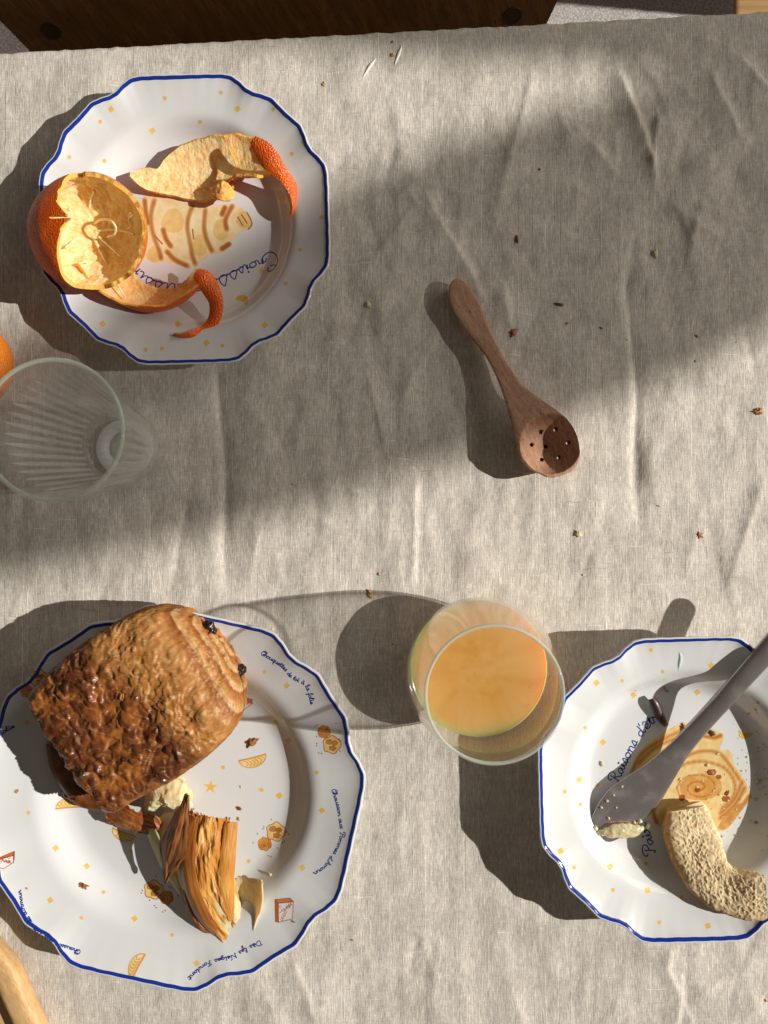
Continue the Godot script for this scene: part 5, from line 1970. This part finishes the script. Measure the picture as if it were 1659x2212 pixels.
# ------------------------------------------------------------------ the bread crust
func make_bread() -> void:
	var o := thing("bread_piece", "bent end slice of airy brown bread on the swirl plate", "bread", spot(1530, 1860, 0.006))
	var way := rail([[1480, 1742, 0.0135], [1487, 1775, 0.0140], [1496, 1812, 0.0155], [1508, 1850, 0.0185], [1530, 1890, 0.0225], [1566, 1918, 0.0265], [1610, 1932, 0.0305], [1656, 1938, 0.0350]])
	var half := [0.0125, 0.0164, 0.0174, 0.0170, 0.0160, 0.0152, 0.0148, 0.0125]
	var tall := [0.0058, 0.0074, 0.0080, 0.0080, 0.0080, 0.0078, 0.0074, 0.0055]
	var nu := 260
	var nv := 290
	var p := body(way, half, tall, nu, nv, 4.2)
	var col := PackedColorArray()
	col.resize(p.size())
	for i in nu:
		var c: Vector3 = cat(way, float(i) / (nu - 1))
		for j in nv:
			var k := i * nv + j
			var a := TAU * j / nv
			var q := p[k]
			var n := (q - c).normalized()
			var crust := smoothstep(0.45, 0.85, cos(a + 0.35))     # the outer bend, lower left in the picture
			var w := q + Vector3(noise_a.get_noise_3d(q.x * 9000.0, q.y * 9000.0, q.z * 9000.0), 0, noise_a.get_noise_3d(q.x * 9000.0 + 200.0, q.y * 9000.0, q.z * 9000.0)) * 0.0014
			var c1 := clampf(-noise_cell.get_noise_3d(w.x * 40000.0, w.y * 34000.0, w.z * 40000.0), 0.0, 1.0)
			var c2 := clampf(-noise_cell.get_noise_3d(w.x * 70000.0 + 90.0, w.y * 60000.0, w.z * 70000.0), 0.0, 1.0)
			var pore := smoothstep(0.25, 0.75, c1) * 0.8 + smoothstep(0.3, 0.8, c2) * 0.45
			var fine := noise_b.get_noise_3d(q.x * 30000.0, q.y * 30000.0, q.z * 30000.0)
			var d := lerpf(-0.0007 * pore + 0.0002 * fine, 0.0004 * fine, crust)
			d += 0.0022 * noise_a.get_noise_3d(q.x * 3000.0, q.y * 3000.0, q.z * 3000.0)
			p[k] = q + n * d
			var base := Color(0.74, 0.58, 0.34).lerp(Color(0.86, 0.74, 0.51), clampf(0.5 + fine, 0.0, 1.0))
			base = base.lerp(Color(0.42, 0.27, 0.11), clampf(pore * 0.55 - 0.1, 0.0, 0.6))
			col[k] = base.lerp(Color(0.40, 0.19, 0.06).lerp(Color(0.60, 0.38, 0.15), clampf(0.5 + fine, 0.0, 1.0)), crust)
	var s := Soup.new()
	s.grid(p, nu, nv, false, true, false, col)
	cap_ends(s, p, nu, nv, col)
	part("crumb", s, M.crumb_bread, o, o.position)


# ------------------------------------------------------------------ the wooden board at the lower left
func make_board() -> void:
	var h := 0.015
	var o := thing("wooden_tray", "pale wooden tray with a raised edge at the lower left corner", "tray", spot(20, 2150))
	var inner := [[-330, 1680], [-170, 1920], [-70, 2035], [0, 2127], [20, 2168], [40, 2213], [110, 2370], [150, 2520]]
	var s := Soup.new()
	var p := body(rail([[-340, 1600, 0.008], [-180, 1850, 0.008], [-85, 1975, 0.008], [-20, 2055, 0.008], [16, 2098, 0.008], [42, 2155, 0.008], [80, 2240, 0.008], [150, 2400, 0.008], [190, 2520, 0.008]]), [0.0085, 0.0085], [0.0074, 0.0074], 90, 28, 3.6)
	var uv := PackedVector2Array()
	for i in 90:
		for j in 28:
			uv.append(Vector2(i / 60.0, j / 40.0))
	s.grid(p, 90, 28, false, true, false, PackedColorArray(), uv)
	var plain := PackedColorArray()
	plain.resize(p.size())
	plain.fill(Color.WHITE)
	cap_ends(s, p, 90, 28, plain)
	part("raised_edge", s, M.pale_wood, o, o.position)
	var base := PackedVector3Array()
	for q in inner:
		base.append(spot(q[0] + 12, q[1] - 12, h) - Vector3(0, h - 0.0015, 0))
	base.append(spot(-330, 2520, h) - Vector3(0, h - 0.0015, 0))
	s = Soup.new()
	s.prism(base, Vector3(0, 0.006, 0))
	part("tray_floor", s, M.pale_wood, o, o.position)


# ------------------------------------------------------------------ crumbs
func crumb_soup(seed_no: int, c1: Color, c2: Color, flat: float) -> Soup:   # a ragged little lump one unit across
	var p := PackedVector3Array()
	var nu := 12
	var nv := 12
	for i in nu:
		var t := PI * i / (nu - 1)
		for j in nv:
			var a := TAU * j / nv
			var d := Vector3(cos(t), sin(t) * sin(a), sin(t) * cos(a))
			var r := 0.5 * (0.85 + (1.15 if flat < 0.6 else 0.75) * noise_b.get_noise_3d(d.x * 150.0 + seed_no * 97.0, d.y * 60.0, d.z * 150.0) + 0.30 * noise_fine.get_noise_3d(d.x * 300.0, d.y * 300.0 + seed_no * 31.0, d.z * 300.0))
			p.append(Vector3(d.x * r, maxf(d.y * r * flat, -0.18 * flat) + 0.18 * flat, d.z * r))
	var col := PackedColorArray()
	for q in p:
		col.append(c1.lerp(c2, clampf(0.5 + 1.2 * noise_b.get_noise_3d(q.x * 160.0 + seed_no * 40.0, q.y * 160.0, q.z * 160.0), 0.0, 1.0)))
	var s := Soup.new()
	s.grid(p, nu, nv, false, true, false, col)
	return s


func make_crumbs() -> void:
	var kinds := {
		"tan": [Color(0.55, 0.30, 0.09), Color(0.72, 0.50, 0.22), 0.5, M.flake], "pale": [Color(0.78, 0.66, 0.42), Color(0.66, 0.50, 0.26), 0.75, M.crumb_bread],
		"brown": [Color(0.30, 0.105, 0.025), Color(0.46, 0.20, 0.06), 0.5, M.crust], "red": [Color(0.22, 0.05, 0.018), Color(0.34, 0.09, 0.03), 0.4, M.crust], "dark": [Color(0.06, 0.018, 0.010), Color(0.16, 0.05, 0.022), 0.35, M.crust],
	}
	var lib := {}
	var n := 0
	for kind in kinds:
		var e: Array = kinds[kind]
		lib[kind] = []
		for v in 3:
			lib[kind].append(crumb_soup(n, e[0], e[1], e[2]).mesh())
			n += 1
	var put := func(called: String, kind: String, at: Vector3, long: float, wide: float, turn: float, label: String, category: String, group: String, v: int) -> void:
		var o := MeshInstance3D.new()
		o.name = called
		o.mesh = lib[kind][v % 3]
		o.mesh.surface_set_material(0, kinds[kind][3])
		add_child(o, true)
		o.position = at
		o.rotation.y = deg_to_rad(turn)
		o.scale = Vector3(long, (long + wide) * 0.36, wide)
		tag(o, label, category, group)
	var unit := EYE / FOCUS
	var on_cloth := [   # px, py, long, wide, turn, kind, label
		[849, 91, 6, 5, 0, "tan", "tiny tan crumb on the cloth nearest the dark chair"],
		[849, 119, 10, 8, 60, "tan", "golden crumb beside the right one of two white threads near the chair"],
		[700, 182, 10, 8, 100, "tan", "golden crumb on the cloth right of the peel plate's upper rim"],
		[1117, 517, 22, 8, 80, "red", "thin dark red flake on the shaded cloth above the spoon"],
		[1165, 367, 5, 5, 0, "red", "tiny red speck highest on the shaded cloth above the spoon"],
		[1416, 546, 17, 11, 80, "pale", "large pale crumb on the shaded cloth at the upper right"],
		[796, 658, 15, 10, 60, "pale", "pale crumb on the cloth between peel plate and spoon handle"],
		[1208, 658, 18, 7, 5, "dark", "dark pointed flake on the cloth right of the spoon handle"],
		[1109, 719, 18, 15, 140, "brown", "broad brown pastry flake touching the cloth right beside the spoon neck"],
		[1226, 698, 9, 5, 150, "tan", "small tan crumb below the dark pointed flake by the spoon"],
		[1298, 709, 7, 4, 20, "dark", "tiny dark chip right of the small tan crumb by the spoon"],
		[1355, 733, 4, 4, 0, "tan", "speck of crust right of the tiny dark chip, mid right"],
		[1506, 726, 9, 6, 20, "tan", "tan crumb on the cloth high above the glossy flake"],
		[1591, 739, 4, 4, 0, "pale", "pale speck on the cloth by the right edge"],
		[1501, 780, 5, 4, 0, "red", "red speck below the tan crumb at the right"],
		[1637, 888, 19, 15, 10, "brown", "glossy brown pastry flake at the right edge of the cloth"],
		[1249, 1153, 16, 12, 40, "pale", "whitish bread crumb on the sunlit cloth below the spoon bowl"],
		[1511, 1156, 14, 12, 60, "brown", "brown crumb on the sunlit cloth right of the whitish crumb"],
		[1423, 1093, 8, 3, 10, "tan", "thin splinter of crust above the brown crumb at the right"],
		[819, 1240, 8, 5, 80, "tan", "small tan splinter above the ragged flake by the juice glass"],
		[800, 1284, 20, 10, 70, "tan", "ragged golden flake on the cloth at the juice glass's shadow edge"],
		[848, 1391, 5, 4, 0, "brown", "brown speck inside the shadow of the juice glass"],
		[631, 1045, 5, 4, 0, "tan", "lone tan speck on the cloth between tumbler and juice glass"],
		[1260, 1242, 5, 4, 0, "pale", "pale speck below the whitish bread crumb"],
		[761, 2030, 7, 3, 10, "brown", "brown splinter on the cloth in the lower middle of the photo"],
		[1653, 2160, 7, 5, 40, "brown", "brown speck at the right edge near the bottom corner"],
	]
	var k := 0
	for q in on_cloth:
		var w := spot(q[0], q[1])
		w.y = cloth_at(w.x, w.z) + 0.0001
		put.call("pastry_crumb", q[5], w, q[2] * unit, q[3] * unit, -q[4], q[6], "crumb", "crumbs scattered on the tablecloth", k)
		k += 1
	var on_dinner := [
		[544, 1604, 26, 16, 150, "brown", "curled brown flake above the painted turnover on the dinner plate"],
		[517, 1745, 15, 8, 20, "red", "red brown chip below the painted star on the dinner plate"],
		[516, 1768, 9, 6, 80, "tan", "small tan chip just above the painted choux balls on the dinner plate"],
		[181, 1912, 22, 13, 20, "brown", "brown and cream flake on the lower left of the dinner plate"],
		[585, 1888, 10, 6, 40, "pale", "pale shred left of the well shadow at the right of the dinner plate"],
		[521, 1699, 6, 4, 60, "pale", "pale speck right of the painted star on the dinner plate"],
		[37, 1709, 10, 7, 150, "tan", "tan crumb on the dinner plate at the edge of the loaf's shadow"],
		[59, 1918, 6, 4, 20, "tan", "tan speck on the left rim of the dinner plate"],
		[635, 1990, 7, 4, 20, "brown", "brown speck near the painted cake square on the dinner plate"],
		[526, 2046, 7, 5, 80, "brown", "brown speck by the tip of the croissant piece"],
	]
	for q in on_dinner:
		var w := on_plate(plates[1], q[0], q[1])
		w.y += 0.0007
		put.call("pastry_crumb", q[5], w, q[2] * unit, q[3] * unit, -q[4], q[6], "crumb", "crumbs on the dinner plate", k)
		k += 1
	var on_swirl := [
		[1300, 1649, 12, 8, 60, "pale", "pale bread crumb left of the blue lettering on the swirl plate"],
		[1476, 1572, 20, 12, 60, "red", "red brown flake under the upper side of the knife"],
		[1537, 1583, 16, 12, 20, "dark", "dark flake under the lower side of the knife"],
		[1535, 1668, 16, 8, 20, "brown", "brown flake in the middle of the painted swirl"],
		[1570, 1712, 12, 7, 120, "red", "red crumb right of the painted swirl's middle"],
		[1527, 1652, 10, 6, 0, "pale", "pale crumb above the brown flake on the painted swirl"],
		[1434, 1486, 8, 5, 90, "tan", "golden crumb in the knife's shadow on the swirl plate"],
		[1440, 1492, 6, 4, 20, "brown", "brown speck beside the golden crumb in the knife's shadow"],
		[1372, 1490, 6, 3, 20, "tan", "tan sliver on the upper left of the swirl plate"],
		[1636, 1685, 12, 9, 40, "pale", "larger pale crumb among the specks right of the painted swirl"],
		[1632, 1775, 11, 6, 10, "tan", "tan crumb right of the bread's upper end"],
	]
	for q in on_swirl:
		var w := on_plate(plates[2], q[0], q[1])
		w.y += 0.0007
		put.call("pastry_crumb", q[5], w, q[2] * unit, q[3] * unit, -q[4], q[6], "crumb", "crumbs on the swirl plate", k)
		k += 1
	# the curled dark flake by the lettering
	var fl := thing("pastry_flake", "large curled dark brown pastry flake lying over the blue lettering's end", "pastry flake", on_plate(plates[2], 1422, 1540))
	var f := sheet(rail([[1408, 1509, 0.0100], [1416, 1522, 0.0105], [1424, 1540, 0.0095], [1434, 1558, 0.0080], [1440, 1568, 0.0070]]), [0.0022, 0.0035, 0.0034, 0.0028, 0.0016], [1.2, 1.3, 1.0], [PI, PI], 30, 12, 0.0005, 0.0006, 0.15, 14.0, 31.0)
	var s := Soup.new()
	var cc := PackedColorArray()
	for i in 30:
		for j in 12:
			cc.append(Color(0.05, 0.02, 0.012).lerp(Color(0.42, 0.17, 0.04), smoothstep(0.7, 1.0, i / 29.0)))
	s.grid(f[0], 30, 12, false, false, true, cc)
	s.grid(f[1], 30, 12, false, false, false, cc)
	rims(s, f[0], f[1], 30, 12, Color(0.12, 0.045, 0.02))
	part("flake", s, M.crust, fl, fl.position)
	# the smear of butter on the upper rim
	s = Soup.new()
	var pp := PackedVector3Array()
	var way := []
	for q in [[1467, 1408], [1470, 1420], [1467, 1436], [1463, 1450]]:
		way.append(on_plate(plates[2], q[0], q[1]) + Vector3(0, 0.0004, 0))
	pp = body(way, [0.0003, 0.0012, 0.0011, 0.0005], [0.0003, 0.0007, 0.0008, 0.0003], 24, 10, 2.0)
	cc = PackedColorArray()
	cc.resize(pp.size())
	cc.fill(Color(0.80, 0.78, 0.66))
	s.grid(pp, 24, 10, false, true, false, cc)
	var sm := thing("butter_streak", "short white streak of butter on the upper rim of the swirl plate", "butter", way[1])
	part("streak", s, M.butter, sm, sm.position)
	# uncountable dust of crumbs on the right of the swirl plate
	var mm := MultiMesh.new()
	mm.transform_format = MultiMesh.TRANSFORM_3D
	mm.mesh = lib["pale"][0]
	var list := []
	var r := RandomNumberGenerator.new()
	r.seed = 9
	while list.size() < 190:
		var x := r.randfn(1632.0, 42.0)
		var y := r.randfn(1650.0, 85.0)
		if list.size() > 120:
			x = r.randfn(1560.0, 60.0)
			y = r.randfn(1720.0, 55.0)
		if x > 1740 or x < 1440 or y < 1500 or y > 1850:
			continue
		var w := on_plate(plates[2], x, y)
		var sz := absf(r.randfn(0.0, 1.0)) * 0.0006 + 0.0004
		list.append(Transform3D(Basis.from_euler(Vector3(0, r.randf() * TAU, 0)).scaled(Vector3(sz * r.randf_range(1.0, 1.9), sz, sz)), w + Vector3(0, 0.0003, 0)))
	mm.instance_count = list.size()
	for i in list.size():
		mm.set_instance_transform(i, list[i])
	var mi := MultiMeshInstance3D.new()
	mi.name = "fine_crumbs"
	mi.multimesh = mm
	add_child(mi)
	mi.set_meta("kind", "stuff")
	tag(mi, "fine pale crumbs strewn over the right side of the swirl plate", "crumbs")
	# two thick white threads near the far edge
	k = 0
	for q in [[[812, 126], [800, 142], [785, 166]], [[868, 100], [862, 116], [853, 140]]]:
		var pts := []
		for e in q:
			var w := spot(e[0], e[1])
			w.y = cloth_at(w.x, w.z) + 0.0002
			pts.append(w)
		s = Soup.new()
		s.grid(body(pts, [0.0002, 0.0011, 0.0003], [0.0002, 0.0007, 0.0002], 40, 10, 2.0), 40, 10, false, true, false)
		var t := part("white_thread", s, M.thread, self)
		tag(t, ["left one of two short thick white threads near the chair", "right one of two short thick white threads, beside a golden crumb"][k], "thread", "white threads on the cloth")
		k += 1
